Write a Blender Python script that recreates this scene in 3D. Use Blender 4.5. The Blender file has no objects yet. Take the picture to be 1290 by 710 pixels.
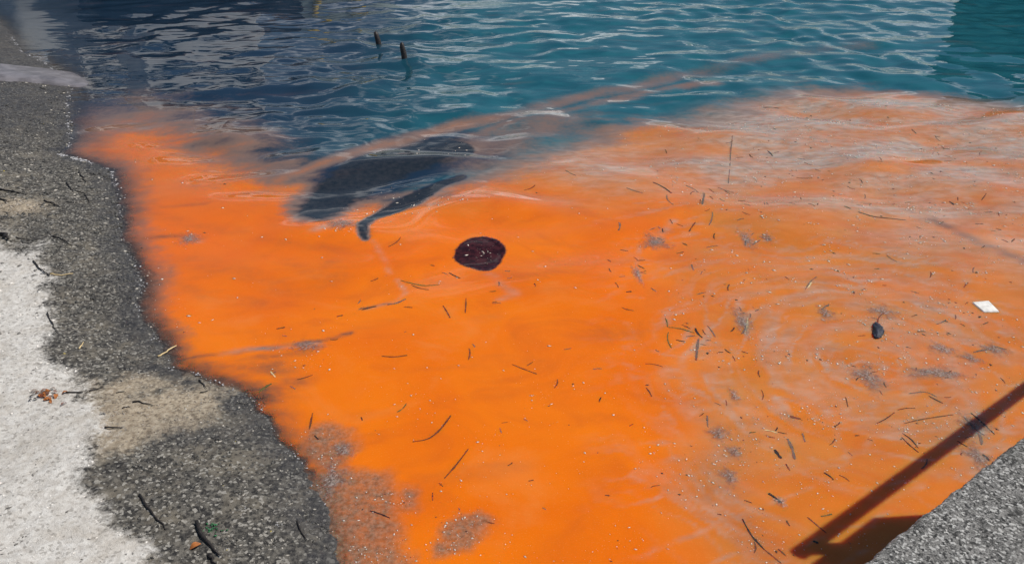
import bpy, bmesh, math, random
import numpy as np
from mathutils import Vector, Matrix

random.seed(7)
RNG = np.random.default_rng(11)
SC = bpy.context.scene
COL = SC.collection

# ------------------------------------------------------------------ camera
F_PX, W_PX, H_PX, CAM_H = 1012.0, 1290.0, 710.0, 2.1
PITCH = math.atan((355 + 200) / F_PX)
cam_d = bpy.data.cameras.new('camera')
cam = bpy.data.objects.new('camera', cam_d)
COL.objects.link(cam)
cam_d.sensor_width = 36.0
cam_d.lens = 36.0 * F_PX / W_PX
cam_d.clip_start, cam_d.clip_end = 0.05, 2000
cam.location = (0, 0, CAM_H)
cam.rotation_euler = (math.pi / 2 - PITCH, 0, 0)
SC.camera = cam

# ------------------------------------------------------------------ sky, sun, exposure
SUN_EL = math.radians(55)
SUN_DIR = Vector((1.0 * math.cos(SUN_EL), 0.08 * math.cos(SUN_EL), math.sin(SUN_EL))).normalized()
world = bpy.data.worlds.new('World')
SC.world = world
world.use_nodes = True
wt = world.node_tree
wt.nodes.clear()
w_out = wt.nodes.new('ShaderNodeOutputWorld')
w_bg = wt.nodes.new('ShaderNodeBackground')
w_sky = wt.nodes.new('ShaderNodeTexSky')
w_sky.sky_type = 'NISHITA'
w_sky.sun_disc = False
w_sky.sun_elevation = SUN_EL
w_sky.sun_rotation = math.atan2(SUN_DIR.x, SUN_DIR.y)
w_sky.air_density, w_sky.dust_density, w_sky.ozone_density = 1.0, 0.25, 1.6
w_tc = wt.nodes.new('ShaderNodeTexCoord')
w_sep = wt.nodes.new('ShaderNodeSeparateXYZ')
wt.links.new(w_tc.outputs['Generated'], w_sep.inputs[0])
w_add = wt.nodes.new('ShaderNodeMath'); w_add.operation = 'ADD'; w_add.inputs[1].default_value = 0.22
w_abs = wt.nodes.new('ShaderNodeMath'); w_abs.operation = 'ABSOLUTE'
wt.links.new(w_sep.outputs['Z'], w_abs.inputs[0]); wt.links.new(w_abs.outputs[0], w_add.inputs[0])
w_div = wt.nodes.new('ShaderNodeVectorMath'); w_div.operation = 'DIVIDE'
w_cmb = wt.nodes.new('ShaderNodeCombineXYZ')
for i in range(3): wt.links.new(w_add.outputs[0], w_cmb.inputs[i])
wt.links.new(w_tc.outputs['Generated'], w_div.inputs[0]); wt.links.new(w_cmb.outputs[0], w_div.inputs[1])
w_nz = wt.nodes.new('ShaderNodeTexNoise'); w_nz.noise_dimensions = '2D'
w_nz.inputs['Scale'].default_value = 1.9; w_nz.inputs['Detail'].default_value = 7; w_nz.inputs['Roughness'].default_value = 0.58
wt.links.new(w_div.outputs[0], w_nz.inputs['Vector'])
w_rmp = wt.nodes.new('ShaderNodeMapRange'); w_rmp.interpolation_type = 'SMOOTHSTEP'
w_lo = wt.nodes.new('ShaderNodeMath'); w_lo.operation = 'MULTIPLY_ADD'; w_lo.inputs[1].default_value = 0.42; w_lo.inputs[2].default_value = 0.405
w_hi = wt.nodes.new('ShaderNodeMath'); w_hi.operation = 'ADD'; w_hi.inputs[1].default_value = 0.26
wt.links.new(w_abs.outputs[0], w_lo.inputs[0]); wt.links.new(w_lo.outputs[0], w_hi.inputs[0])   # clouds crowd towards the horizon
wt.links.new(w_lo.outputs[0], w_rmp.inputs['From Min']); wt.links.new(w_hi.outputs[0], w_rmp.inputs['From Max'])
w_rmp.inputs['To Max'].default_value = 0.9
wt.links.new(w_nz.outputs['Fac'], w_rmp.inputs['Value'])
w_mix = wt.nodes.new('ShaderNodeMix'); w_mix.data_type = 'RGBA'
wt.links.new(w_rmp.outputs[0], w_mix.inputs['Factor']); wt.links.new(w_sky.outputs[0], w_mix.inputs['A'])
w_mix.inputs['B'].default_value = (24.0, 24.4, 25.2, 1)
wt.links.new(w_mix.outputs['Result'], w_bg.inputs['Color'])
w_bg.inputs['Strength'].default_value = 0.058
wt.links.new(w_bg.outputs[0], w_out.inputs['Surface'])

sun_d = bpy.data.lights.new('sun', 'SUN')
sun_d.energy, sun_d.angle, sun_d.color = 3.9, math.radians(0.53), (1.0, 0.95, 0.88)
sun = bpy.data.objects.new('sun', sun_d)
COL.objects.link(sun)
sun.rotation_euler = SUN_DIR.to_track_quat('Z', 'Y').to_euler()

SC.view_settings.view_transform = 'Standard'
SC.view_settings.look = 'None'
SC.view_settings.exposure = 0.12
SC.view_settings.gamma = 1.0
SC.render.engine = 'CYCLES'
SC.cycles.use_denoising = True
SC.cycles.denoiser = 'OPENIMAGEDENOISE'
SC.cycles.denoising_input_passes = 'RGB_ALBEDO_NORMAL'
SC.cycles.max_bounces = 6
SC.cycles.transparent_max_bounces = 8
SC.cycles.sample_clamp_indirect = 4.0

# ------------------------------------------------------------------ pixel <-> world
CP, SP = math.cos(PITCH), math.sin(PITCH)
def ray(px, py):
    a, b = (px - W_PX / 2) / F_PX, (H_PX / 2 - py) / F_PX
    return np.array([a, CP + b * SP, -SP + b * CP])
def P(px, py, z=0.0):
    d = ray(px, py)
    return np.array([0, 0, CAM_H]) + d * ((z - CAM_H) / d[2])
def to_px(x, y, z):
    dz = z - CAM_H
    depth = np.maximum(y * CP - dz * SP, 0.05)
    return W_PX / 2 + F_PX * x / depth, H_PX / 2 - F_PX * (y * SP + dz * CP) / depth
def PW(pts, z=0.0):
    return np.array([P(a, b, z)[:2] for a, b in pts])

# ------------------------------------------------------------------ noise and distance fields
def _hash(ix, iy, seed):
    h = (ix * 374761393 + iy * 668265263 + seed * 1274126177) & 0xFFFFFFFF
    h = ((h ^ (h >> 13)) * 1274126177) & 0xFFFFFFFF
    return (h ^ (h >> 16)) & 0xFFFFFFFF
def gnoise(x, y, seed=0):
    x = np.asarray(x, float); y = np.asarray(y, float)
    ix, iy = np.floor(x).astype(np.int64), np.floor(y).astype(np.int64)
    fx, fy = x - ix, y - iy
    u, v = fx * fx * fx * (fx * (fx * 6 - 15) + 10), fy * fy * fy * (fy * (fy * 6 - 15) + 10)
    def g(dx, dy):
        a = _hash(ix + dx, iy + dy, seed) * (2 * math.pi / 4294967296.0)
        return np.cos(a) * (fx - dx) + np.sin(a) * (fy - dy)
    return 1.4 * ((g(0, 0) * (1 - u) + g(1, 0) * u) * (1 - v) + (g(0, 1) * (1 - u) + g(1, 1) * u) * v)
def fbm(x, y, seed=0, octv=4, gain=0.5):
    s = 0.0; a = 1.0; t = 0.0
    for i in range(octv):
        s = s + a * gnoise(x * 2 ** i + 17.3 * i, y * 2 ** i - 9.1 * i, seed + i)
        t += a; a *= gain
    return s / t
def sstep(a, b, x):
    t = np.clip((x - a) / (b - a), 0, 1)
    return t * t * (3 - 2 * t)
def seg_d(x, y, pts):
    best = np.full(np.shape(x), 1e9)
    for (ax, ay), (bx, by) in zip(pts[:-1], pts[1:]):
        dx, dy = bx - ax, by - ay
        L = dx * dx + dy * dy + 1e-12
        t = np.clip(((x - ax) * dx + (y - ay) * dy) / L, 0, 1)
        best = np.minimum(best, (x - ax - t * dx) ** 2 + (y - ay - t * dy) ** 2)
    return np.sqrt(best)
def sd_poly(x, y, pts):
    """signed distance, positive inside"""
    pts = np.asarray(pts, float)
    closed = np.vstack([pts, pts[:1]])
    d = seg_d(x, y, closed)
    ins = np.zeros(np.shape(x), bool)
    for (ax, ay), (bx, by) in zip(closed[:-1], closed[1:]):
        if ay == by: continue
        c = ((ay > y) != (by > y)) & (x < (bx - ax) * (y - ay) / (by - ay) + ax)
        ins ^= c
    return np.where(ins, d, -d)

def near_eval(x, y, pts, margin, fn, outside):
    pts = np.asarray(pts); lo, hi = pts.min(0) - margin, pts.max(0) + margin
    k = (x > lo[0]) & (x < hi[0]) & (y > lo[1]) & (y < hi[1])
    out = np.full(np.shape(x), outside, float)
    if k.any(): out[k] = fn(x[k], y[k], pts)
    return out
def gline(x, y, pts, w):
    return np.exp(-(near_eval(x, y, pts, 3 * w, seg_d, 1e3) / w) ** 2)
def lpoly(x, y, pts, m=0.5):
    return near_eval(x, y, pts, m, sd_poly, -m)

# ------------------------------------------------------------------ the shore line and the ramp's height
SHORE_PX = [(440, 790), (424, 740), (418, 705), (412, 660), (397, 618), (376, 582), (346, 552), (330, 524), (318, 506),
            (290, 490), (250, 474), (215, 466), (205, 448), (190, 422), (174, 402), (168, 385), (177, 365), (166, 332),
            (152, 305), (149, 272), (150, 246), (136, 216), (108, 204), (72, 195), (88, 180), (82, 150), (84, 122),
            (92, 104), (55, 80), (26, 66), (12, 45), (-4, 28), (-40, 8), (-90, -18), (-190, -60)]
SHORE = PW(SHORE_PX)
_edge = SHORE.copy()
SHORE_POLY = np.vstack([[[0.2, 0.2]], [[-0.25, 1.1]], _edge, [[-30, _edge[-1][1] + 2]], [[-30, 0.2]]])
def shore_sd(x, y):
    x = np.asarray(x, float); y = np.asarray(y, float)
    wx = x + 0.035 * fbm(x * 3.5, y * 3.5, 50, 3)
    wy = y + 0.035 * fbm(x * 3.5, y * 3.5, 60, 3)
    wx = wx + 0.022 * fbm(x * 13, y * 13, 52, 4, 0.6); wy = wy + 0.022 * fbm(x * 13, y * 13, 62, 4, 0.6)
    return sd_poly(wx, wy, SHORE_POLY)           # >0 on land
def ground_z(x, y):
    d = shore_sd(x, y)
    z = np.where(d > 0, 0.105 * d + 0.06 * (1 - np.exp(-d / 0.35)) * 0.4, (0.22 - 0.13 * sstep(5.0, 7.5, y)) * d)
    z = z + 0.006 * fbm(x * 6, y * 6, 70, 4) * sstep(-0.3, 0.1, d) + 0.012 * gnoise(x * 1.7, y * 1.7, 75)* sstep(0.0, 0.4, d)
    return np.maximum(z, -0.5)
def ground_hit(px, py):
    d = ray(px, py); o = np.array([0, 0, CAM_H])
    t = -CAM_H / d[2]
    for _ in range(12):
        p = o + d * t
        gz = float(max(ground_z(np.array([p[0]]), np.array([p[1]]))[0], 0.0))
        t = (gz - CAM_H) / d[2]
    return o + d * t

# ------------------------------------------------------------------ what floats where on the water
MAIN = PW([(60, 118), (95, 110), (150, 106), (205, 116), (255, 130), (300, 153), (335, 185), (365, 215), (410, 232), (480, 244), (560, 236),
           (610, 218), (650, 201), (700, 184), (760, 164), (810, 153), (880, 147), (925, 131), (965, 119), (1015, 112),
           (1080, 108), (1150, 113), (1220, 124), (1300, 132), (1500, 150), (1700, 1100), (-300, 1100), (-300, 300)])
TONGUE = PW([(366, 268), (392, 240), (430, 214), (475, 192), (520, 177), (555, 172), (590, 177), (606, 187), (598, 198),
             (560, 206), (520, 216), (480, 229), (452, 250), (420, 272), (392, 280)])
STRIP = PW([(449, 300), (447, 288), (456, 274), (480, 258), (508, 245), (540, 234), (560, 226), (586, 219), (588, 226), (566, 232), (548, 243),
            (530, 256), (500, 266), (474, 275), (466, 288), (468, 302), (460, 307)])
HOLE = PW([(571, 322), (577, 308), (591, 299), (610, 296), (628, 300), (638, 311), (634, 324), (625, 334), (614, 342), (600, 337), (584, 331)])
def rounded(p):
    for _ in range(3):
        q = np.roll(p, -1, axis=0); p = np.stack([0.75 * p + 0.25 * q, 0.25 * p + 0.75 * q], 1).reshape(-1, 2)
    return p
TONGUE, STRIP, HOLE = rounded(TONGUE), rounded(STRIP), rounded(HOLE)
MID = PW([(545, 195), (600, 160), (690, 140), (760, 140), (740, 162), (680, 186), (630, 206), (575, 216)])
BAND = PW([(352, 228), (392, 212), (430, 199), (480, 183), (525, 169), (580, 156), (640, 146), (700, 128), (780, 113), (850, 97), (920, 81), (1000, 67), (1080, 56)])
BAND2 = PW([(600, 168), (680, 144), (745, 132), (830, 113), (900, 104)])
SCUM_SHEEN = PW([(590, 215), (700, 183), (850, 148), (1000, 112), (1290, 130), (1600, 150), (1600, 400), (1290, 372), (1220, 335), (1120, 318), (1010, 285),
           (900, 250), (800, 255), (690, 250)])
SWIRL = PW([(940, 330), (1060, 310), (1180, 330), (1240, 390), (1255, 470), (1240, 560), (1190, 600), (1120, 520), (1000, 560), (930, 640), (885, 560), (900, 420)])
SW_C = P(1135, 470)[:2]
BLUESTREAK = PW([(1176, 276), (1196, 284), (1212, 292), (1232, 306), (1262, 318), (1290, 332)])
GREYSTREAKS = [(PW([(1060, 256), (1095, 252), (1130, 255), (1165, 258)]), 0.05, 0.8),
               (PW([(1190, 235), (1215, 250), (1240, 268), (1262, 290), (1290, 312)]), 0.13, 0.75),
               (PW([(905, 268), (960, 265), (1020, 262)]), 0.03, 0.55),
               (PW([(1075, 385), (1110, 362), (1160, 352), (1215, 352)]), 0.05, 0.7),
               (PW([(1150, 395), (1190, 385), (1225, 398)]), 0.09, 0.6),
               (PW([(1140, 472), (1180, 466), (1212, 488), (1232, 525), (1238, 565), (1222, 590)]), 0.045, 0.95),
               (PW([(1080, 468), (1098, 478), (1108, 492)]), 0.04, 0.95),
               (PW([(1052, 528), (1056, 556), (1072, 572), (1090, 570), (1098, 545)]), 0.012, 0.5),
               (PW([(1200, 560), (1225, 575), (1235, 600)]), 0.04, 0.6),
               (PW([(1010, 205), (1040, 200), (1100, 205), (1130, 212)]), 0.10, 0.6),
               (PW([(1160, 165), (1185, 180), (1200, 210)]), 0.09, 0.55),
               (PW([(860, 190), (930, 185), (1000, 195)]), 0.08, 0.4),
               (PW([(880, 520), (905, 560), (912, 600), (925, 640)]), 0.06, 0.45),
               (PW([(826, 304), (838, 290), (848, 278)]), 0.03, 0.8), (PW([(806, 310), (802, 335), (806, 355)]), 0.015, 0.6),
               (PW([(884, 238), (886, 262)]), 0.015, 0.7), (PW([(878, 425), (878, 450)]), 0.014, 0.7),
               (PW([(940, 395), (932, 408)]), 0.02, 0.8), (PW([(942, 292), (938, 305)]), 0.015, 0.5),
               (PW([(615, 345), (632, 360), (650, 372), (630, 378)]), 0.025, 0.55),
               (PW([(470, 305), (482, 325), (492, 345)]), 0.018, 0.4), (PW([(500, 352), (512, 368), (500, 380), (462, 388)]), 0.014, 0.55),
               (PW([(400, 292), (425, 285), (448, 276)]), 0.04, 0.7), (PW([(545, 258), (575, 250)]), 0.03, 0.6), (PW([(280, 445), (320, 440), (360, 436), (400, 433)]), 0.02, 0.6),
               (PW([(235, 300), (250, 303)]), 0.03, 0.7), (PW([(160, 165), (200, 160)]), 0.04, 0.4)]
BROWNSTREAKS = [(PW([(215, 460), (255, 470), (300, 478), (345, 500)]), 0.10, 0.75), (PW([(345, 520), (362, 548), (390, 580), (408, 612)]), 0.075, 0.7), (PW([(165, 300), (178, 345), (190, 385), (205, 420), (225, 452)]), 0.07, 0.55), (PW([(105, 150), (125, 190), (160, 225), (168, 270)]), 0.12, 0.5),
                (PW([(415, 640), (430, 700), (440, 760)]), 0.09, 0.7), (PW([(210, 458), (250, 449), (300, 443), (350, 437), (410, 428), (440, 420)]), 0.018, 0.9),
                (PW([(300, 455), (350, 448), (390, 445)]), 0.03, 0.4),
                (PW([(230, 470), (290, 466), (340, 462), (375, 480)]), 0.07, 0.55),
                (PW([(170, 255), (210, 262), (260, 258)]), 0.025, 0.35), (PW([(180, 300), (220, 296), (250, 300)]), 0.04, 0.5),
                (PW([(335, 520), (352, 545), (372, 575)]), 0.05, 0.5),
                (PW([(360, 330), (400, 350), (420, 330)]), 0.05, 0.2), (PW([(455, 388), (475, 384), (490, 382)]), 0.010, 0.8),
                (PW([(240, 330), (300, 345), (380, 365), (430, 350)]), 0.09, 0.22), (PW([(180, 270), (230, 280), (300, 290)]), 0.06, 0.22), (PW([(200, 350), (260, 372), (330, 380)]), 0.05, 0.2), (PW([(330, 300), (390, 310), (440, 320)]), 0.05, 0.18), (PW([(900, 590), (915, 640), (960, 700)]), 0.10, 0.22),
                (PW([(625, 398), (600, 402)]), 0.04, 0.15), (PW([(660, 350), (700, 345), (760, 352)]), 0.05, 0.12)]
FROTH = [(PW([(385, 600), (425, 590), (455, 592), (490, 598), (508, 622), (497, 648), (505, 680), (525, 700), (535, 780), (380, 780), (395, 690)]), 0.05),
         (PW([(560, 660), (575, 648), (600, 646), (617, 655), (612, 675), (590, 690), (568, 694), (540, 705), (550, 680)]), 0.03),
         (PW([(385, 540), (405, 528), (440, 545), (450, 568), (430, 585), (405, 590), (380, 575)]), 0.04),
         (PW([(500, 610), (528, 618), (525, 640), (505, 645)]), 0.03)]

def fields(x, y, fine=True):
    shp = np.shape(x)
    wx = x + 0.10 * fbm(x * 1.5, y * 1.5, 1, 4) + 0.045 * fbm(x * 7 + 2 * y, y * 11, 2, 5, 0.6)
    wy = y + 0.10 * fbm(x * 1.5, y * 1.5, 5, 4) + 0.045 * fbm(x * 7 + 2 * y, y * 11, 6, 5, 0.6)
    sx = x + 0.024 * fbm(x * 7, y * 7, 31, 5, 0.6); sy = y + 0.024 * fbm(x * 7, y * 7, 33, 5, 0.6)   # gentler warp for small shapes
    far = np.clip(y / 4.0, 0.5, 3.0)
    n1 = fbm(x * 2.2, y * 3.0, 9, 5)
    px, py = to_px(x, y, 0.0 * x)
    lw = 1 + 1.3 * sstep(450, 330, px) * sstep(300, 230, py)
    D = sstep(-0.20, 0.34, sd_poly(wx, wy, MAIN) / far / lw + 0.15 * n1 + 0.12 * fbm(x * 2 + 2 * y, y * 8 - 1.5 * x, 162, 5, 0.6))
    D = D * (0.80 + 0.20 * sstep(110, 250, py))
    leftfade = 1 - 0.45 * sstep(0, 1, 1 - sstep(100, 210, py)) * (1 - sstep(330, 420, px))
    D = D * leftfade
    feath = fbm(x * 4 + 3 * y, y * 13 - 2 * x, 161, 5, 0.6)
    t_m = sstep(-0.17, 0.08, lpoly(sx, sy, TONGUE) + 0.10 * feath)
    D = D * (1 - 0.93 * t_m)
    mid = sstep(-0.25, 0.25, lpoly(wx, wy, MID))
    D = np.where(mid > 0, D * (1 - mid) + mid * np.clip(0.30 + 0.25 * n1, 0, 1), D)
    t_m2 = sstep(-0.05, 0.06, lpoly(sx, sy, TONGUE))
    D = np.where(t_m2 > 0, np.minimum(D, 1 - 0.95 * t_m2), D)
    # thin bands of bloom drifting out on the open water
    bx = x + 0.05 * fbm(x * 1.2, y * 1.2, 41, 3); by = y + 0.07 * fbm(x * 1.2, y * 1.2, 43, 3)
    db = seg_d(bx, by, BAND)
    bw = np.clip(0.065 + 0.032 * np.maximum(y - 4, 0), 0.05, 0.32) * (1 + 0.5 * fbm(x * 2, y * 2, 46, 3))
    bstr = (0.62 - 0.36 * sstep(5.5, 9.5, y)) * (0.75 + 0.5 * fbm(x * 2.5, y * 2.5, 45, 3))
    D = np.maximum(D, bstr * np.exp(-(db / bw) ** 2))
    db2 = seg_d(bx, by, BAND2)
    D = np.maximum(D, 0.40 * np.exp(-(db2 / 0.13) ** 2) * np.clip(0.8 + fbm(x * 2.5, y * 4, 49, 4), 0, 1.3))
    s_m = sstep(-0.022, 0.03, lpoly(sx, sy, STRIP) + 0.012 * fbm(x * 14, y * 14, 47, 3))
    D = D * (1 - 0.95 * s_m)
    h_m = sstep(-0.02, 0.03, lpoly(sx, sy, HOLE) + 0.006 * fbm(x * 20, y * 20, 48, 2))
    D = D * (1 - h_m)
    # grey scum; towards the upper right also the sky's pale sheen, painted in
    sw = fbm(x * 1.1 + 3, y * 2.6, 12, 5)
    S = (0.75 + 0.60 * sstep(280, 180, py) * sstep(800, 950, px)) * sstep(-0.3, 0.5, sd_poly(wx, wy, SCUM_SHEEN)) * np.clip(0.60 + 1.3 * sw, 0.1, 1)
    dx, dy = x - SW_C[0], (y - SW_C[1])
    r = np.sqrt(dx * dx + dy * dy) + 0.06 * fbm(x * 3, y * 3, 13, 3); th = np.arctan2(dy, dx)
    ring = fbm(np.cos(th + 1.3 * r) * 1.2 + r * 11, np.sin(th + 1.3 * r) * 1.2 - r * 4, 14, 5)
    S = np.maximum(S, sstep(-0.15, 0.25, lpoly(wx, wy, SWIRL)) * np.clip(0.14 + 1.0 * ring, 0, 0.75))
    warp = 0.35 * fbm(x * 1.3, y * 1.3, 151, 4)
    f1_ = 1 - np.abs(fbm(r * 5.5 + 0.5 * np.cos(th) + warp * 3, th * 0.55 + warp * 2 + r, 152, 4))
    f2_ = 1 - np.abs(fbm(x * 1.6 + 2.5 * warp, y * 4.2 + 2.0 * warp - 0.8 * x, 153, 5))
    wsw = sstep(-0.45, 0.1, lpoly(x, y, SWIRL, 0.6)); wup = sstep(700, 860, px) * sstep(140, 190, py)
    S = np.maximum(S, 0.62 * wsw * sstep(0.88, 0.99, f1_) * np.clip(0.75 + 1.4 * sw, 0.15, 1.25))
    S = np.maximum(S, 0.50 * wup * sstep(0.90, 0.995, f2_) * np.clip(0.5 + 1.5 * ring, 0.05, 1))
    fila = np.clip(0.55 + 0.9 * fbm(x * 6 + 2 * r, y * 13, 15, 4), 0, 1.2)
    bfil = np.clip(0.7 + 1.0 * fbm(x * 5, y * 12, 16, 4), 0, 1.2)
    for pl, w, a in GREYSTREAKS:
        S = np.maximum(S, a * gline(sx, sy, pl, w) * fila)
    K = np.zeros(shp)
    for pl, w, a in BROWNSTREAKS:
        K = np.maximum(K, a * gline(sx, sy, pl, w) * bfil)
    # faint long streaks of thicker and thinner bloom
    fl = fbm(x * 0.9 + 0.5 * y, y * 4.5 - 0.6 * x, 18, 5)
    K = np.maximum(K, 0.16 * sstep(0.18, 0.6, fl))
    B = gline(sx, sy, BLUESTREAK, 0.05) * 0.55 * np.clip(0.7 + fbm(x * 5, y * 12, 17, 3), 0, 1)
    FR = np.zeros(shp)
    fn_ = 0.05 * fbm(x * 8, y * 8, 19, 4)
    for pl, w in FROTH:
        FR = np.maximum(FR, sstep(-w, w, lpoly(sx, sy, pl) + fn_))
    E = sstep(790, 930, px + 60 * fbm(x * 1.5, y * 1.5, 21, 4)) * (0.75 + 0.5 * fbm(x * 2, y * 3, 22, 4))
    E = np.clip(np.maximum(E, 0.9 * (1 - sstep(190, 300, py + 30 * n1))), 0, 1)
    calm = np.clip(np.maximum(np.maximum(D * 1.15, 0.95 * h_m), np.maximum(0.85 * s_m, 0.6 * t_m)), 0, 1)
    murk_mirror = np.clip(np.maximum(np.maximum(np.maximum(t_m, s_m), 0.5 * sstep(-0.45, -0.02, lpoly(sx, sy, TONGUE))), 0.42 * sstep(0.6, -2.6, x) * sstep(24.0, 14.0, y)), 0, 1)  # murky water; the left term also paints in the black hull's dark reflection
    red = 0.40 * sstep(430, 230, px + 60 * n1) * sstep(470, 330, py)
    return dict(red=red, murk_mirror=murk_mirror, bloom=np.clip(D, 0, 1), scum=np.clip(S, 0, 1), brown=np.clip(K, 0, 1), blue=B, froth=np.clip(FR, 0, 1), dull=E, hole=h_m, calm=calm)

# waves: open water is choppy, the bloom lies nearly flat
WV = []
for i in range(34):
    lam = 0.24 * (1.5 / 0.24) ** (i / 33.0)
    a = math.radians(90 + random.gauss(0, 42))
    WV.append((lam, math.cos(a), math.sin(a), random.uniform(0, 6.28)))
WX = [(random.uniform(0.28, 0.9), random.gauss(0, 0.35), random.uniform(0, 6.28)) for _ in range(9)]
def wave(x, y, calm):
    ho = np.zeros(np.shape(x)); hc = np.zeros(np.shape(x))
    px = x + 0.12 * gnoise(x * 1.1, y * 1.1, 81); py = y + 0.12 * gnoise(x * 1.1, y * 1.1, 82)
    for lam, cx, cy, ph in WV:
        k = 2 * math.pi / lam
        s = np.sin(k * (cx * px + cy * py) + ph)
        ho += s * 0.105 * math.sqrt(2 / 34) / k
        if lam > 0.42: hc += s * 0.095 * math.sqrt(2 / 17) / k
    for lam, an_, ph in WX:
        k = 2 * math.pi / lam
        ho += np.sin(k * (math.cos(an_) * px + math.sin(an_) * py) + ph) * 0.060 * math.sqrt(2 / 9) / k
    patch = (0.80 + 0.6 * gnoise(x * 0.45, y * 0.45, 83)) * (1 - 0.25 * sstep(-2.0, -4.5, x))
    fade = 1 - sstep(11, 16, np.maximum(np.abs(x), y))*0.75
    near = sstep(1.5, 6.0, y); nearc = sstep(2.3, 5.4, y)
    return (ho * patch * (1 - calm) * (0.25 + 0.75 * near) + hc * calm * (0.03 + 0.97 * nearc ** 1.3)) * fade

# ------------------------------------------------------------------ materials
def mat_new(name):
    m = bpy.data.materials.new(name); m.use_nodes = True
    m.node_tree.nodes.clear()
    return m
class G:
    def __init__(s, m): s.t = m.node_tree
    def n(s, typ, **kw):
        nd = s.t.nodes.new(typ)
        for k, v in kw.items(): setattr(nd, k, v)
        return nd
    def put(s, sock, v):
        if hasattr(v, 'links'): s.t.links.new(v, sock)
        elif isinstance(v, (tuple, list)) and len(v) == 3 and sock.type == 'RGBA': sock.default_value = (*v, 1)
        else: sock.default_value = v
    def attr(s, name, out='Fac'): return s.n('ShaderNodeAttribute', attribute_name=name).outputs[out]
    def math(s, op, a, b=0.0, c=None, clamp=False):
        nd = s.n('ShaderNodeMath', operation=op, use_clamp=clamp); s.put(nd.inputs[0], a); s.put(nd.inputs[1], b)
        if c is not None: s.put(nd.inputs[2], c)
        return nd.outputs[0]
    def mix(s, f, a, b, blend='MIX'):
        nd = s.n('ShaderNodeMix', data_type='RGBA', blend_type=blend)
        s.put(nd.inputs['Factor'], f); s.put(nd.inputs[6], a); s.put(nd.inputs[7], b)
        return nd.outputs[2]
    def pos(s, scale=(1, 1, 1)):
        g = s.n('ShaderNodeNewGeometry'); mp = s.n('ShaderNodeMapping'); mp.inputs['Scale'].default_value = scale
        s.t.links.new(g.outputs['Position'], mp.inputs['Vector']); return mp.outputs[0]
    def noise(s, vec, scale, detail=3, rough=0.5, dist=0.0):
        nd = s.n('ShaderNodeTexNoise'); s.put(nd.inputs['Vector'], vec)
        nd.inputs['Scale'].default_value = scale; nd.inputs['Detail'].default_value = detail
        nd.inputs['Roughness'].default_value = rough; nd.inputs['Distortion'].default_value = dist
        return nd.outputs['Fac']
    def voro(s, vec, scale, out='Color', feature='F1'):
        nd = s.n('ShaderNodeTexVoronoi', feature=feature); s.put(nd.inputs['Vector'], vec); nd.inputs['Scale'].default_value = scale
        return nd.outputs[out]
    def rng(s, v, a, b, c=0.0, d=1.0, smooth=True):
        nd = s.n('ShaderNodeMapRange', interpolation_type='SMOOTHSTEP' if smooth else 'LINEAR')
        for i, q in enumerate((v, a, b, c, d)): s.put(nd.inputs[i], q)
        return nd.outputs[0]
    def bump(s, h, strength, dist=1.0, normal=None):
        nd = s.n('ShaderNodeBump'); s.put(nd.inputs['Height'], h); s.put(nd.inputs['Strength'], strength); nd.inputs['Distance'].default_value = dist
        if normal is not None: s.put(nd.inputs['Normal'], normal)
        return nd.outputs[0]
    def bsdf(s, col, rough=0.7, normal=None, **kw):
        nd = s.n('ShaderNodeBsdfPrincipled'); s.put(nd.inputs['Base Color'], col); s.put(nd.inputs['Roughness'], rough)
        if normal is not None: s.put(nd.inputs['Normal'], normal)
        for k, v in kw.items(): s.put(nd.inputs[k.replace('_', ' ')], v)
        return nd.outputs[0]
    def out(s, sh): s.t.links.new(sh, s.n('ShaderNodeOutputMaterial').inputs['Surface'])

def simple(name, col, rough=0.6, var=0.25, scale=30.0, bump=0.0, **kw):
    m = mat_new(name); g = G(m); p = g.n('ShaderNodeTexCoord').outputs['Object']
    n = g.noise(p, scale, 4, 0.6)
    c = g.mix(g.rng(n, 0.3, 0.7), tuple(v * (1 - var) for v in col), tuple(min(v * (1 + var), 0.95) for v in col))
    nr = g.bump(n, bump, 0.01) if bump else None
    g.out(g.bsdf(c, rough, nr, **kw)); return m

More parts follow.
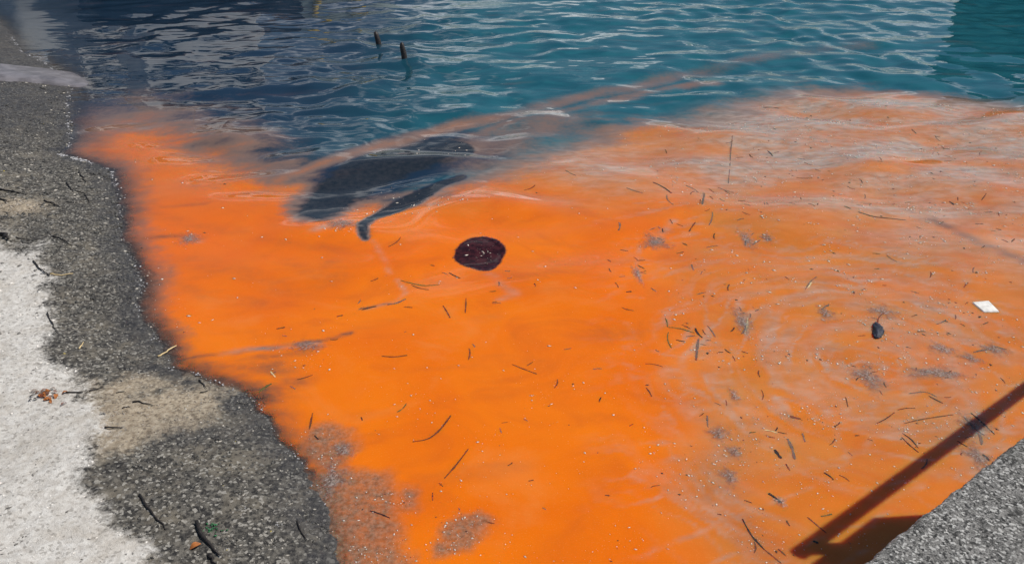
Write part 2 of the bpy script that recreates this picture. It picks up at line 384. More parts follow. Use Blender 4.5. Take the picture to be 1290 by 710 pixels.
def water_material():
    m = mat_new('water'); g = G(m)
    D, S, K, B, FR, E, HO, CALM, DEP = (g.attr(k) for k in ('bloom', 'scum', 'brown', 'blue', 'froth', 'dull', 'hole', 'calm', 'depth'))
    MU = g.attr('murk_mirror')
    pos = g.pos()
    grain = g.noise(pos, 170, 2, 0.6); mott = g.noise(pos, 26, 5, 0.62); soft = g.noise(g.pos((1, 1.5, 1)), 3.0, 4, 0.5, 0.6)
    Dn = g.math('ADD', D, g.math('MULTIPLY', g.math('SUBTRACT', mott, 0.5), 0.22))
    big = g.noise(pos, 1.1, 4, 0.55, 0.4)
    rich = g.mix(g.rng(big, 0.3, 0.7), (0.70, 0.132, 0.003), (0.78, 0.178, 0.004))
    dullc = g.mix(g.rng(soft, 0.3, 0.7), (0.47, 0.150, 0.026), (0.53, 0.190, 0.042))
    bc = g.mix(E, rich, dullc)
    cl = g.noise(g.pos((1, 1.3, 1)), 1.9, 5, 0.58, 1.2)
    bc = g.mix(g.rng(cl, 0.47, 0.72, 0, 0.42), bc, (0.50, 0.095, 0.012))
    bc = g.mix(g.rng(cl, 0.46, 0.28, 0, 0.30), bc, (0.72, 0.23, 0.055))
    bc = g.mix(g.attr('red'), bc, (0.68, 0.115, 0.018))
    bc = g.mix(g.rng(grain, 0.56, 0.75, 0, 0.22), bc, (0.78, 0.34, 0.10))
    deep = g.mix(g.rng(soft, 0.3, 0.7), (0.007, 0.076, 0.108), (0.014, 0.112, 0.145))
    deep = g.mix(g.rng(MU, 0.0, 0.45), deep, (0.010, 0.026, 0.052))
    deep = g.mix(g.rng(MU, 0.45, 0.85), deep, g.mix(g.rng(mott, 0.2, 0.8), (0.010, 0.017, 0.026), (0.030, 0.034, 0.042)))
    thin = (0.185, 0.122, 0.100)
    c = g.mix(g.rng(Dn, 0.06, 0.42), deep, thin)
    c = g.mix(g.rng(Dn, 0.36, 0.90), c, bc)
    c = g.mix(g.math('MULTIPLY', K, g.rng(mott, 0.25, 0.65, 0.75, 1.35), clamp=True), c, (0.185, 0.078, 0.045))
    sg = g.mix(g.rng(g.noise(g.pos((1, 2.0, 1)), 9, 4, 0.55, 0.5), 0.25, 0.75), (0.26, 0.19, 0.15), (0.46, 0.375, 0.325))
    c = g.mix(g.math('MULTIPLY', S, g.rng(g.noise(g.pos((1, 2.4, 1)), 8, 3, 0.5, 0.8), 0.28, 0.68, 0.62, 1.0)), c, sg)  # real scum and the painted sky sheen share this tone
    c = g.mix(B, c, (0.045, 0.075, 0.09))
    spk = g.noise(pos, 58, 5, 0.72)
    fc = g.mix(g.rng(spk, 0.34, 0.70), (0.14, 0.075, 0.045), (0.31, 0.20, 0.14))
    c = g.mix(g.math('MULTIPLY', FR, g.rng(mott, 0.3, 0.7, 0.55, 0.92)), c, fc)
    c = g.mix(g.rng(HO, 0.0, 0.5), c, g.mix(g.rng(mott, 0.4, 0.6), (0.020, 0.004, 0.005), (0.052, 0.010, 0.012)))
    # ripples too fine for the mesh
    r1 = g.noise(g.pos((0.5, 1.0, 1)), 7.5, 1, 0.4, 0.5)
    r2 = g.noise(g.pos((0.7, 1.0, 1)), 34, 2, 0.5)
    h = g.math('ADD', r1, g.math('MULTIPLY', r2, 0.05))
    opn = g.math('SUBTRACT', 1.0, CALM)
    nrm = g.bump(h, g.math('MULTIPLY_ADD', opn, 0.07, 0.012), 0.06)
    rough = g.math('ADD', 0.012, g.math('MULTIPLY', g.math('MAXIMUM', S, FR), 0.22))
    dif = g.n('ShaderNodeBsdfDiffuse'); g.put(dif.inputs['Color'], c)
    gl = g.n('ShaderNodeBsdfGlossy'); g.put(gl.inputs['Roughness'], rough); g.put(gl.inputs['Normal'], nrm)
    tr = g.n('ShaderNodeBsdfTransparent'); tr.inputs['Color'].default_value = (0.93, 0.90, 0.90, 1)
    op = g.math('SUBTRACT', 1.0, g.math('POWER', 2.718, g.math('MULTIPLY', DEP, -58.0)))
    op = g.rng(g.math('ADD', op, g.math('MULTIPLY', g.math('SUBTRACT', mott, 0.5), 0.25)), 0.08, 0.92)
    op = g.math('MAXIMUM', op, g.math('MULTIPLY', FR, g.rng(mott, 0.3, 0.6, 0.4, 0.95)))
    m1 = g.n('ShaderNodeMixShader'); g.put(m1.inputs[0], op); g.put(m1.inputs[1], tr.outputs[0]); 
    ss = g.n('ShaderNodeSubsurfaceScattering', falloff='BURLEY'); g.put(ss.inputs['Color'], c); ss.inputs['Scale'].default_value = 0.055; ss.inputs['Radius'].default_value = (1.0, 0.12, 0.04)
    m0 = g.n('ShaderNodeMixShader'); g.put(m0.inputs[0], g.rng(D, 0.5, 0.8)); g.put(m0.inputs[1], dif.outputs[0]); g.put(m0.inputs[2], ss.outputs[0])
    g.put(m1.inputs[2], m0.outputs[0])
    fr = g.n('ShaderNodeFresnel'); fr.inputs['IOR'].default_value = 1.33; g.put(fr.inputs['Normal'], nrm)
    m2 = g.n('ShaderNodeMixShader'); g.put(m2.inputs[0], fr.outputs[0]); g.put(m2.inputs[1], m1.outputs[0]); g.put(m2.inputs[2], gl.outputs[0])
    g.out(m2.outputs[0]); return m

def ramp_material():
    m = mat_new('ramp_concrete'); g = G(m)
    PALE, TAN, WET = g.attr('pale'), g.attr('tan'), g.attr('wet')
    pos = g.pos()
    soft = g.noise(pos, 5.5, 6, 0.7, 0.5); mid = g.noise(pos, 40, 5, 0.7)
    cell = g.voro(pos, 105); fine = g.noise(pos, 260, 2, 0.6)
    csep = g.n('ShaderNodeSeparateColor'); g.put(csep.inputs[0], cell); rnd, rnd2 = csep.outputs[0], csep.outputs[1]
    dark = g.mix(g.rng(mid, 0.35, 0.68), (0.014, 0.013, 0.013), (0.165, 0.152, 0.128))
    dark = g.mix(g.rng(soft, 0.46, 0.68, 0, 0.75), dark, (0.19, 0.165, 0.125))
    dark = g.mix(g.rng(rnd, 0.82, 0.90, 0, 0.75), dark, (0.36, 0.34, 0.30))
    dark = g.mix(g.rng(rnd2, 0.80, 0.9, 0, 0.8), dark, (0.014, 0.013, 0.012))
    tan = g.mix(g.rng(mid, 0.3, 0.7), (0.24, 0.185, 0.125), (0.46, 0.39, 0.29))
    tan = g.mix(g.rng(rnd2, 0.86, 0.93, 0, 0.6), tan, (0.09, 0.07, 0.05))
    pale = g.mix(g.rng(mid, 0.3, 0.68), (0.46, 0.43, 0.39), (0.66, 0.64, 0.60))
    pale = g.mix(g.rng(soft, 0.42, 0.70, 0, 0.6), pale, (0.42, 0.375, 0.315))
    pale = g.mix(g.rng(rnd, 0.86, 0.94, 0, 0.55), pale, (0.20, 0.18, 0.155))
    edge = g.math('ADD', g.math('MULTIPLY', g.math('SUBTRACT', mid, 0.5), 0.8), g.math('MULTIPLY', g.math('SUBTRACT', rnd2, 0.5), 0.22))
    c = g.mix(g.rng(g.math('ADD', TAN, edge), 0.2, 0.85), dark, tan)
    c = g.mix(g.rng(g.math('ADD', PALE, edge), 0.22, 0.80), c, pale)
    c = g.mix(g.math('MULTIPLY', WET, 0.62), c, (0.028, 0.026, 0.028))
    h = g.math('ADD', g.math('MULTIPLY', mid, 0.8), g.math('ADD', g.math('MULTIPLY', rnd, 0.35), g.math('MULTIPLY', fine, 0.3)))
    nrm = g.bump(h, 0.75, 0.012)
    g.out(g.bsdf(c, g.rng(WET, 0, 1, 0.85, 0.42), nrm)); return m

def quay_material():
    m = mat_new('quay_concrete'); g = G(m); pos = g.pos()
    v = g.n('ShaderNodeSeparateColor'); g.put(v.inputs[0], g.voro(g.pos((1, 1, 1)), 165)); a, b = v.outputs[0], v.outputs[1]
    mid = g.noise(pos, 22, 5, 0.7); fine = g.noise(pos, 240, 3, 0.75)
    big = g.noise(pos, 5, 4, 0.6)
    c = g.mix(g.rng(g.math('ADD', g.math('MULTIPLY', fine, 0.9), g.math('MULTIPLY', mid, 0.6)), 0.55, 0.95), (0.022, 0.022, 0.021), (0.36, 0.35, 0.33))
    c = g.mix(g.rng(a, 0.72, 0.85, 0, 0.8), c, (0.62, 0.61, 0.58))
    c = g.mix(g.rng(b, 0.74, 0.85, 0, 0.85), c, (0.015, 0.015, 0.015))
    c = g.mix(g.rng(big, 0.5, 0.72, 0, 0.6), c, (0.06, 0.058, 0.05))
    h = g.math('ADD', g.math('MULTIPLY', fine, 0.7), g.math('ADD', mid, g.math('MULTIPLY', a, 0.5)))
    g.out(g.bsdf(c, 0.9, g.bump(h, 0.8, 0.010))); return m

def bits_material(name, rough=0.7, bump=0.0):
    m = mat_new(name); g = G(m)
    g.out(g.bsdf(g.attr('col', 'Color'), rough)); return m

M = dict(water=water_material(), ramp=ramp_material(), quay=quay_material(), gravel=bits_material('gravel', 0.75), foam=bits_material('foam', 0.5),
         dark=simple('dead_grass_dark', (0.022, 0.012, 0.010), 0.55, Alpha=0.82), brown=simple('dead_grass_brown', (0.12, 0.050, 0.020), 0.6, Alpha=0.55),
         rust=simple('dead_grass_rust', (0.20, 0.05, 0.02), 0.6, Alpha=0.7), grey=simple('dead_grass_grey', (0.17, 0.13, 0.105), 0.7, Alpha=0.55),
         green=simple('grass_green', (0.13, 0.12, 0.028), 0.6, Alpha=0.7), straw=simple('straw', (0.62, 0.47, 0.24), 0.6),
         bark=simple('wet_bark', (0.018, 0.014, 0.012), 0.6, 0.5, 60, 0.4), steel=simple('painted_steel', (0.30, 0.31, 0.32), 0.45),
         foamboard=simple('white_foam_board', (0.74, 0.72, 0.68), 0.6, 0.16, 40, 0.25), shell=simple('dark_pod', (0.022, 0.024, 0.042), 0.5, 0.8, 70, 0.8),
         leaf=simple('dead_leaf', (0.42, 0.14, 0.03), 0.7, 0.4), weed=simple('green_weed', (0.03, 0.16, 0.05), 0.6, 0.4),
         hull_white=simple('white_gelcoat', (0.78, 0.78, 0.76), 0.3, 0.05, 2), hull_black=simple('black_hull_paint', (0.012, 0.014, 0.015), 0.35, 0.2, 2),
         hull_green=simple('dark_green_hull_paint', (0.012, 0.030, 0.026), 0.4, 0.2, 2), hull_grey=simple('pale_grey_hull_paint', (0.42, 0.47, 0.44), 0.4, 0.1, 2),
         wood=simple('varnished_wood', (0.16, 0.085, 0.045), 0.45, 0.3, 9), glass=simple('cabin_glass', (0.02, 0.03, 0.035), 0.08, 0.1),
         yellow=simple('yellow_plastic', (0.70, 0.46, 0.03), 0.4, 0.1), stake=simple('soaked_timber', (0.020, 0.015, 0.014), 0.55, 0.4, 40, 0.4),
         sill=simple('wet_smooth_concrete', (0.16, 0.15, 0.16), 0.35, 0.35, 7, 0.3), scum=bits_material('scum', 0.55))

# ------------------------------------------------------------------ mesh helpers
def link(o, parent=None):
    COL.objects.link(o)
    if parent is not None: o.parent = parent
    return o
def tag(o, label=None, cat=None, group=None, kind=None):
    for k, v in (('label', label), ('category', cat), ('group', group), ('kind', kind)):
        if v: o[k] = v
    return o
def mesh_obj(name, verts, faces, mat, parent=None, smooth=False):
    me = bpy.data.meshes.new(name)
    me.from_pydata([tuple(v) for v in verts], [], [tuple(f) for f in faces])
    me.materials.append(mat); me.update()
    if smooth: me.shade_smooth()
    return link(bpy.data.objects.new(name, me), parent)
def fast_mesh(name, V, quads, mat, smooth=True, attrs=None, tris=False):
    me = bpy.data.meshes.new(name)
    n, k = len(quads), (3 if tris else 4)
    me.vertices.add(len(V)); me.vertices.foreach_set('co', np.ascontiguousarray(V, np.float32).ravel())
    me.loops.add(n * k); me.loops.foreach_set('vertex_index', np.ascontiguousarray(quads, np.int32).ravel())
    me.polygons.add(n); me.polygons.foreach_set('loop_start', np.arange(0, n * k, k, dtype=np.int32))
    me.update(calc_edges=True)
    me.validate()
    me.materials.append(mat)
    if smooth: me.shade_smooth()
    for key, a in (attrs or {}).items():
        if a.ndim == 1:
            at = me.attributes.new(key, 'FLOAT', 'POINT'); at.data.foreach_set('value', np.ascontiguousarray(a, np.float32))
        else:
            at = me.attributes.new(key, 'FLOAT_COLOR', 'POINT'); at.data.foreach_set('color', np.ascontiguousarray(a, np.float32).ravel())
    return link(bpy.data.objects.new(name, me))
def compact(V, Q, attrs):
    used = np.unique(Q); remap = np.full(len(V), -1, np.int64); remap[used] = np.arange(len(used))
    return V[used], remap[Q], {k: a[used] for k, a in attrs.items()}
def grid_quads(nx, ny):
    i = np.arange(nx * ny).reshape(ny, nx)
    return np.stack([i[:-1, :-1], i[:-1, 1:], i[1:, 1:], i[1:, :-1]], -1).reshape(-1, 4)
def grow(a, step, end, ratio=1.25):
    out = []; s = step
    while a < end:
        s *= ratio; a += s; out.append(a)
    return out

# ------------------------------------------------------------------ water sheet, with the bloom as the stretch of it that is orange
xs = np.arange(-8.0, 8.4, 0.016)
xs = np.concatenate([[-v for v in grow(8.0, 0.016, 160)][::-1], xs, grow(8.4, 0.016, 160)])
ys = [0.9]
while ys[-1] < 13.2: ys.append(ys[-1] + max(0.012, 0.0045 * ys[-1]))
ys = np.concatenate([[-v for v in grow(-0.9, 0.012, 30)][::-1], ys, grow(ys[-1], 0.06, 220)])
X, Y = np.meshgrid(xs, ys); X = X.ravel(); Y = Y.ravel()
fld = fields(X, Y)
gz = ground_z(X, Y)
gz = gz + 0.004 * fbm(X * 26, Y * 26, 90, 4, 0.65) + 0.003 * (1 - 2 * np.abs(fbm(X * 9, Y * 9, 92, 3)))
fld['depth'] = np.clip(-gz, 0, 1)
fld['depth'] *= 1 + 1.5 * sstep(3.3, 2.4, Y)
fld['bloom'] = fld['bloom'] * (0.48 + 0.52 * sstep(0.0, 0.026 + 0.05 * sstep(2.6, 4.0, Y), fld['depth'] + 0.02 * fbm(X * 6, Y * 9, 140, 3)))
Z = wave(X, Y, fld['calm'])
shallow = sstep(0.0, 0.14, fld['depth'])
Z = Z * (0.15 + 0.85 * shallow)
WVERT = np.stack([X, Y, Z], -1)
Q = grid_quads(len(xs), len(ys))
Q = Q[(gz[Q].min(1) < 0.02)]
isb = fld['bloom'][Q].mean(1) > 0.36
for nm, sel in (('water', ~isb), ('algae_bloom', isb)):
    v, q, a = compact(WVERT, Q[sel], fld)
    o = fast_mesh(nm, v, q, M['water'], True, a)
    if nm == 'water': tag(o, 'blue green harbour water rippled beyond the orange bloom', kind='structure')
    else: tag(o, 'dense orange algae bloom covering the calm harbour water', kind='stuff')
def water_z(x, y):
    return lookup(Z, x, y)
def lookup(A, x, y):
    x = np.atleast_1d(np.asarray(x, float)); y = np.atleast_1d(np.asarray(y, float)); A = A.reshape(len(ys), len(xs))
    i = np.clip(np.searchsorted(xs, x) - 1, 0, len(xs) - 2); j = np.clip(np.searchsorted(ys, y) - 1, 0, len(ys) - 2)
    u, v = (x - xs[i]) / (xs[i + 1] - xs[i]), (y - ys[j]) / (ys[j + 1] - ys[j])
    return (A[j, i] * (1 - u) + A[j, i + 1] * u) * (1 - v) + (A[j + 1, i] * (1 - u) + A[j + 1, i + 1] * u) * v

# ------------------------------------------------------------------ concrete ramp on the left
gx = np.arange(-9.0, 0.15, 0.016)
gy = [0.6]
while gy[-1] < 14: gy.append(gy[-1] + 0.010 + 0.0022 * gy[-1])
gx = np.concatenate([[-v for v in grow(9.0, 0.016, 30)][::-1], gx]); gy = np.concatenate([[-v for v in grow(-0.6, 0.012, 12)][::-1], gy, grow(gy[-1], 0.04, 40)])
GX, GY = np.meshgrid(gx, gy); GX = GX.ravel(); GY = GY.ravel()
GZ = ground_z(GX, GY)
GZ = GZ + (0.0065 * fbm(GX * 26, GY * 26, 90, 4, 0.65) + 0.005 * (1 - 2 * np.abs(fbm(GX * 9, GY * 9, 92, 3)))) * sstep(-0.15, 0.05, GZ * 8)
PALE_PX = [(-600, 300), (0, 308), (40, 318), (58, 345), (52, 400), (60, 440), (72, 475), (105, 490), (135, 512), (122, 545), (108, 575), (106, 605),
           (128, 640), (165, 675), (188, 712), (205, 820), (-600, 1400)]
TAN_PX = [(60, 500), (85, 486), (150, 478), (200, 476), (250, 482), (288, 498), (282, 515), (262, 530), (215, 548), (165, 558), (125, 575), (95, 540)]
def ground_masks(x, y, z):
    px, py = to_px(x, y, z)
    n = fbm(x * 5, y * 5, 91, 5, 0.65)
    pale = sstep(-38, 34, sd_poly(px, py, PALE_PX) + 46 * n)
    tan = sstep(-34, 40, sd_poly(px, py, TAN_PX) + 52 * n)
    tan = np.maximum(tan, 0.8 * np.exp(-(((px - 22) / 45) ** 2 + ((py - 260) / 14) ** 2)))
    tan = np.maximum(tan, 0.42 * sstep(120, -60, px - 0.0 * py) * sstep(180, 240, py))
    d = shore_sd(x, y)
    wet = sstep(0.20, 0.0, d + 0.16 * n) * (1 - 0.8 * tan)
    wet = np.maximum(wet, 0.85 * sstep(230, 130, py + 40 * n))
    wet = np.maximum(wet, 0.7 * np.exp(-(((px - 255) / 70) ** 2 + ((py - 545) / 16) ** 2)))
    return pale, tan, np.clip(wet, 0, 1)
gp, gt, gw = ground_masks(GX, GY, GZ)
GQ = grid_quads(len(gx), len(gy))
GQ = GQ[GZ[GQ].max(1) > -0.30]
v, q, a = compact(np.stack([GX, GY, GZ], -1), GQ, dict(pale=gp, tan=gt, wet=gw))
tag(fast_mesh('ramp', v, q, M['ramp'], True, a), 'weathered concrete ramp sloping into the water', kind='structure')
# bed under the water, well out of sight
BX, BY = np.meshgrid(np.linspace(-160, 160, 9), np.linspace(-30, 220, 9))
tag(fast_mesh('sea_bed', np.stack([BX.ravel(), BY.ravel(), np.full(BX.size, -1.2)], -1), grid_quads(9, 9), M['gravel'], False,
              dict(col=np.tile(np.array([0.05, 0.05, 0.04, 1.0]), (BX.size, 1)))), kind='structure')

# ------------------------------------------------------------------ quay on the right
ZQ = 0.5
EA, EB = P(1080, 710, ZQ)[:2], P(1290, 545, ZQ)[:2]
UU = (EB - EA) / np.linalg.norm(EB - EA); NN = np.array([UU[1], -UU[0]])
def Q3(s, t, z): return np.array([EA[0] + UU[0] * s + NN[0] * t, EA[1] + UU[1] * s + NN[1] * t, z])
sl = np.concatenate([[-v for v in grow(0.5, 0.008, 8)][::-1], np.arange(-0.5, 1.6, 0.008), grow(1.6, 0.008, 30)])
prof = [(0.0, -1.2), (0.0, -0.3), (0.0, 0.0), (0.0, 0.25), (0.0, 0.40), (0.0, 0.46), (0.001, 0.475), (0.003, 0.486), (0.008, 0.494), (0.016, 0.499)]
prof += [(t, 0.5) for t in np.arange(0.025, 1.0, 0.008)] + [(t, 0.5) for t in grow(1.0, 0.008, 10)]
prof = np.array(prof)
SS, TI = np.meshgrid(sl, np.arange(len(prof))); SS = SS.ravel(); TI = TI.ravel()
T0, Z0 = prof[TI, 0], prof[TI, 1]
rag = 0.010 * fbm(SS * 9, SS * 0 + 3.0, 95, 4) + 0.006 * fbm(SS * 34, Z0 * 8, 96, 3)
top = sstep(0.44, 0.5, Z0)
T1 = T0 + rag * np.exp(-T0 / 0.05)
Z1 = Z0 + top * (0.0035 * fbm(SS * 60, T0 * 60, 97, 2) + 0.004 * fbm(SS * 9, T0 * 9, 98, 3))
QV = np.stack([EA[0] + UU[0] * SS + NN[0] * T1, EA[1] + UU[1] * SS + NN[1] * T1, Z1], -1)
quay = fast_mesh('quay_wall', QV, grid_quads(len(sl), len(prof)), M['quay'], True)
tag(quay, 'rough grey speckled concrete quay edge above the orange bloom', 'quay')
def box_obj(name, corners, mat, parent=None, bevel=0.012):
    bm = bmesh.new()
    vs = [bm.verts.new(c) for c in corners]                      # 4 bottom, 4 top
    for f in ((3, 2, 1, 0), (4, 5, 6, 7), (0, 1, 5, 4), (1, 2, 6, 5), (2, 3, 7, 6), (3, 0, 4, 7)): bm.faces.new([vs[i] for i in f])
    bmesh.ops.recalc_face_normals(bm, faces=bm.faces)
    if bevel: bmesh.ops.bevel(bm, geom=bm.edges[:], offset=bevel, segments=2, affect='EDGES')
    me = bpy.data.meshes.new(name); bm.to_mesh(me); bm.free(); me.materials.append(mat)
    return link(bpy.data.objects.new(name, me), parent)
def tube(name, pts, radii, mat, parent=None, sides=10, caps=True):
    pts = [Vector(p) for p in pts]; V = []; Fc = []
    if not hasattr(radii, '__len__'): radii = [radii] * len(pts)
    ref = Vector((0.13, 0.31, 0.94))
    for i, p in enumerate(pts):
        d = (pts[min(i + 1, len(pts) - 1)] - pts[max(i - 1, 0)]).normalized()
        a = d.cross(ref); a = a.normalized() if a.length > 1e-3 else d.orthogonal().normalized()
        b = d.cross(a)
        for k in range(sides):
            t = 2 * math.pi * k / sides
            V.append(p + (a * math.cos(t) + b * math.sin(t)) * radii[i])
    for i in range(len(pts) - 1):
        for k in range(sides):
            Fc.append((i * sides + k, i * sides + (k + 1) % sides, (i + 1) * sides + (k + 1) % sides, (i + 1) * sides + k))
    if caps:
        Fc.append(tuple(range(sides - 1, -1, -1))); Fc.append(tuple((len(pts) - 1) * sides + k for k in range(sides)))
    return mesh_obj(name, V, Fc, mat, parent, True)
def empty(name, loc):
    o = bpy.data.objects.new(name, None); o.location = loc; o.empty_display_size = 0.1
    return link(o)
# railing along the quay (its shadow falls on the bloom)
rail_root = empty('railing', Q3(1.136, 0.1115, 0.5))
bpy.context.view_layer.update()
tag(rail_root, 'low tubular steel railing running along the concrete quay edge', 'railing')
def rl(s, z): return Vector(Q3(s, 0.1115, z)) - rail_root.location
tube('top_rail', [rl(1.11, 1.25), rl(3, 1.25), rl(6, 1.25), rl(9.2, 1.25)], 0.027, M['steel'], rail_root, 14)
for i, s in enumerate((1.14, 2.9, 4.9, 6.9, 9.0)):
    tube('post', [rl(s, 0.49), rl(s, 1.24)], 0.025, M['steel'], rail_root, 14)
    tube('base_plate', [rl(s, 0.499), rl(s, 0.512)], 0.07, M['steel'], rail_root, 16)

def pl(s, dt, z): return Vector(Q3(s, 0.1115 + dt, z)) - rail_root.location
for k, s0 in enumerate((0.97,)):  # unseen panel, added and sized for the dark shadow it throws on the water
    box_obj('shadow_panel', [pl(s0, -.008, .80), pl(s0 + .40, -.008, .80), pl(s0 + .40, .008, .80), pl(s0, .008, .80), pl(s0, -.008, 1.09), pl(s0 + .40, -.008, 1.09), pl(s0 + .40, .008, 1.09), pl(s0, .008, 1.09)], M['steel'], rail_root, 0.003)

# ------------------------------------------------------------------ concrete sill across the top of the ramp
a0, a1, b0, b1 = P(-160, 84, 0.05), P(96, 82, 0.05), P(128, 104, 0.05), P(-160, 112, 0.05)
rows = []
nS, nT = 60, 14
for j in range(nT + 1):
    for i in range(nS + 1):
        u, w = i / nS, j / nT
        p = (a0 * (1 - u) + a1 * u) * (1 - w) + (b1 * (1 - u) + b0 * u) * w
        hgt = 0.055 * (1 - abs(2 * w - 1) ** 3.5) * (1 - u ** 7) + 0.006 * float(fbm(p[0] * 5, p[1] * 5, 101, 3))
        gl_ = 0.28 * (1 - u) ** 1.2
        gq = float(ground_z(np.array([p[0]]), np.array([p[1]]))[0])
        rows.append((p[0], p[1], max(gq, -0.01 - 0.05 * u ** 6) + hgt - (0.04 if j in (0, nT) else 0.0)))
tag(mesh_obj('concrete_sill', rows, [(j * (nS + 1) + i, j * (nS + 1) + i + 1, (j + 1) * (nS + 1) + i + 1, (j + 1) * (nS + 1) + i) for j in range(nT) for i in range(nS)], M['sill'], None, True),
    'smooth wet grey concrete rib crossing the ramp into the water', 'sill')

# ------------------------------------------------------------------ scatter of tiny lumps as one mesh
OCT = np.array([(1, 0, 0), (0, 1, 0), (-1, 0, 0), (0, -1, 0), (0, 0, 1), (0, 0, -1)], float)
OCF = np.array([(0, 1, 4), (1, 2, 4), (2, 3, 4), (3, 0, 4), (1, 0, 5), (2, 1, 5), (3, 2, 5), (0, 3, 5)])
def lumps(name, pts, size, flat, cols, mat, stretch=0.5):
    n = len(pts)
    sx = size * (1 + stretch * RNG.random(n)); sy = size * (1 - 0.4 * stretch * RNG.random(n)); sz = size * flat
    ang = RNG.random(n) * 6.283
    L = OCT[None] * (1 + 0.35 * (RNG.random((n, 6, 1)) - 0.5)) * np.stack([sx, sy, sz], -1)[:, None, :]
    c, s = np.cos(ang)[:, None], np.sin(ang)[:, None]
    R = np.stack([L[..., 0] * c - L[..., 1] * s, L[..., 0] * s + L[..., 1] * c, L[..., 2]], -1)
    V = (R + np.asarray(pts)[:, None, :]).reshape(-1, 3)
    Fc = (OCF[None] + 6 * np.arange(n)[:, None, None]).reshape(-1, 3)
    C = np.concatenate([np.repeat(cols, 6, axis=0), np.ones((n * 6, 1))], 1)
    return fast_mesh(name, V, Fc, mat, False, dict(col=C), tris=True)

# gravel and shell grit on the ramp
n = 90000
py = 90 + 700 * RNG.random(n) ** 0.9; pxx = -60 + 500 * RNG.random(n)
d3 = np.stack([(pxx - 645) / F_PX, CP + (355 - py) / F_PX * SP, -SP + (355 - py) / F_PX * CP], -1)
t = -CAM_H / d3[:, 2]
for _ in range(6):
    gx_, gy_ = d3[:, 0] * t, d3[:, 1] * t
    t = (np.maximum(ground_z(gx_, gy_), -0.05) - CAM_H) / d3[:, 2]
gx_, gy_ = d3[:, 0] * t, d3[:, 1] * t
gz_ = ground_z(gx_, gy_); dd = shore_sd(gx_, gy_)
pm, tm, wm = ground_masks(gx_, gy_, gz_)
clus = fbm(gx_ * 7, gy_ * 7, 111, 3)
keep = (dd > -0.12) & (RNG.random(n) < np.clip((1 - 0.88 * pm) * (0.55 + 0.9 * clus), 0.02, 1)) & (gy_ < 9)
gx_, gy_, gz_, pm, tm, wm = (q_[keep] for q_ in (gx_, gy_, gz_, pm, tm, wm))
m_ = len(gx_); r = RNG.random(m_)
size = (0.0018 + 0.0062 * RNG.random(m_) ** 3.0) * np.clip(gy_ / 2.6, 0.8, 1.9)
base = np.array([0.075, 0.072, 0.066])[None] * (0.3 + 1.5 * RNG.random((m_, 1)))
br = (r > 0.86)[:, None]; base = np.where(br, np.array([0.40, 0.37, 0.32])[None] * (0.4 + 0.8 * RNG.random((m_, 1))), base)
ye = (r < 0.003)[:, None]; base = np.where(ye, np.array([0.38, 0.30, 0.07])[None], base)
base = np.where((tm > 0.5)[:, None] & ~br, base * 2.0 + np.array([0.10, 0.07, 0.04]), base)
base = np.where((pm > 0.5)[:, None], np.where((r > 0.6)[:, None], 0.75, 0.16) * np.array([1, 0.95, 0.88]), base)
tag(lumps('gravel', np.stack([gx_, gy_, gz_ + size * 0.25], -1), size, 0.65, np.clip(base, 0, 0.9), M['gravel'], 0.9), 'grey gravel and shell grit strewn over the ramp', kind='stuff')

# white froth specks adrift on the bloom
def scatter_water(n, fn):
    out = []
    while len(out) < 1 or sum(len(o) for o in out) < n:
        a, b = RNG.random(20000) * 1290, 130 + RNG.random(20000) * 580
        d = np.stack([(a - 645) / F_PX, CP + (355 - b) / F_PX * SP, -SP + (355 - b) / F_PX * CP], -1); t = -CAM_H / d[:, 2]
        x, y = d[:, 0] * t, d[:, 1] * t
        k = RNG.random(20000) < fn(a, b, x, y)
        out.append(np.stack([x[k], y[k]], -1))
    return np.concatenate(out)[:n]
def speck_p(a, b, x, y):
    f = {k: lookup(fld[k], x, y) for k in ('bloom', 'scum', 'froth')}
    cl = np.clip(0.25 + 1.8 * fbm(x * 4, y * 4, 121, 4), 0.02, 1)
    right = sstep(760, 960, a)
    onw = (lookup(gz, x, y) < -0.012)
    qd = (x - EA[0]) * NN[0] + (y - EA[1]) * NN[1] < -0.1
    return (f['bloom'] > 0.5) * onw * qd * cl * (0.025 + 0.55 * right * (0.30 + f['scum']) + 0.45 * f['froth'] + 0.2 * f['scum'] + 0.06 * (b > 480))
sp = scatter_water(6800, speck_p)
extra = []
def cluster(px, py, rx, ry, k):
    for _ in range(k):
        a = random.gauss(px, rx); b = random.gauss(py, ry); q_ = P(a, b); extra.append(q_[:2])
for c in ((606, 314, 13, 8, 40), (500, 254, 26, 9, 80), (560, 185, 26, 6, 34), (425, 288, 16, 7, 40), (560, 252, 24, 7, 30), (1180, 385, 22, 12, 60), (1200, 415, 40, 20, 70),
          (1140, 470, 40, 16, 60), (1230, 520, 14, 26, 50), (1090, 400, 20, 14, 30), (1108, 422, 4, 6, 26), (1100, 404, 8, 4, 16), (385, 452, 22, 7, 40), (375, 462, 12, 4, 20), (600, 660, 14, 12, 30), (1000, 420, 60, 60, 60),
          (240, 302, 12, 6, 24), (210, 420, 16, 30, 40), (190, 380, 10, 30, 36), (930, 590, 30, 30, 50), (1220, 175, 14, 14, 14)): cluster(*c)
sp = np.concatenate([sp, np.array(extra)])
szp = (0.0008 + 0.0046 * RNG.random(len(sp)) ** 5) * np.clip(sp[:, 1] / 2.4, 0.8, 1.9)
cc = np.array([0.88, 0.76, 0.64])[None] * (0.6 + 0.4 * RNG.random((len(sp), 1)))
cc[RNG.random(len(sp)) < 0.12] = (0.06, 0.03, 0.02)
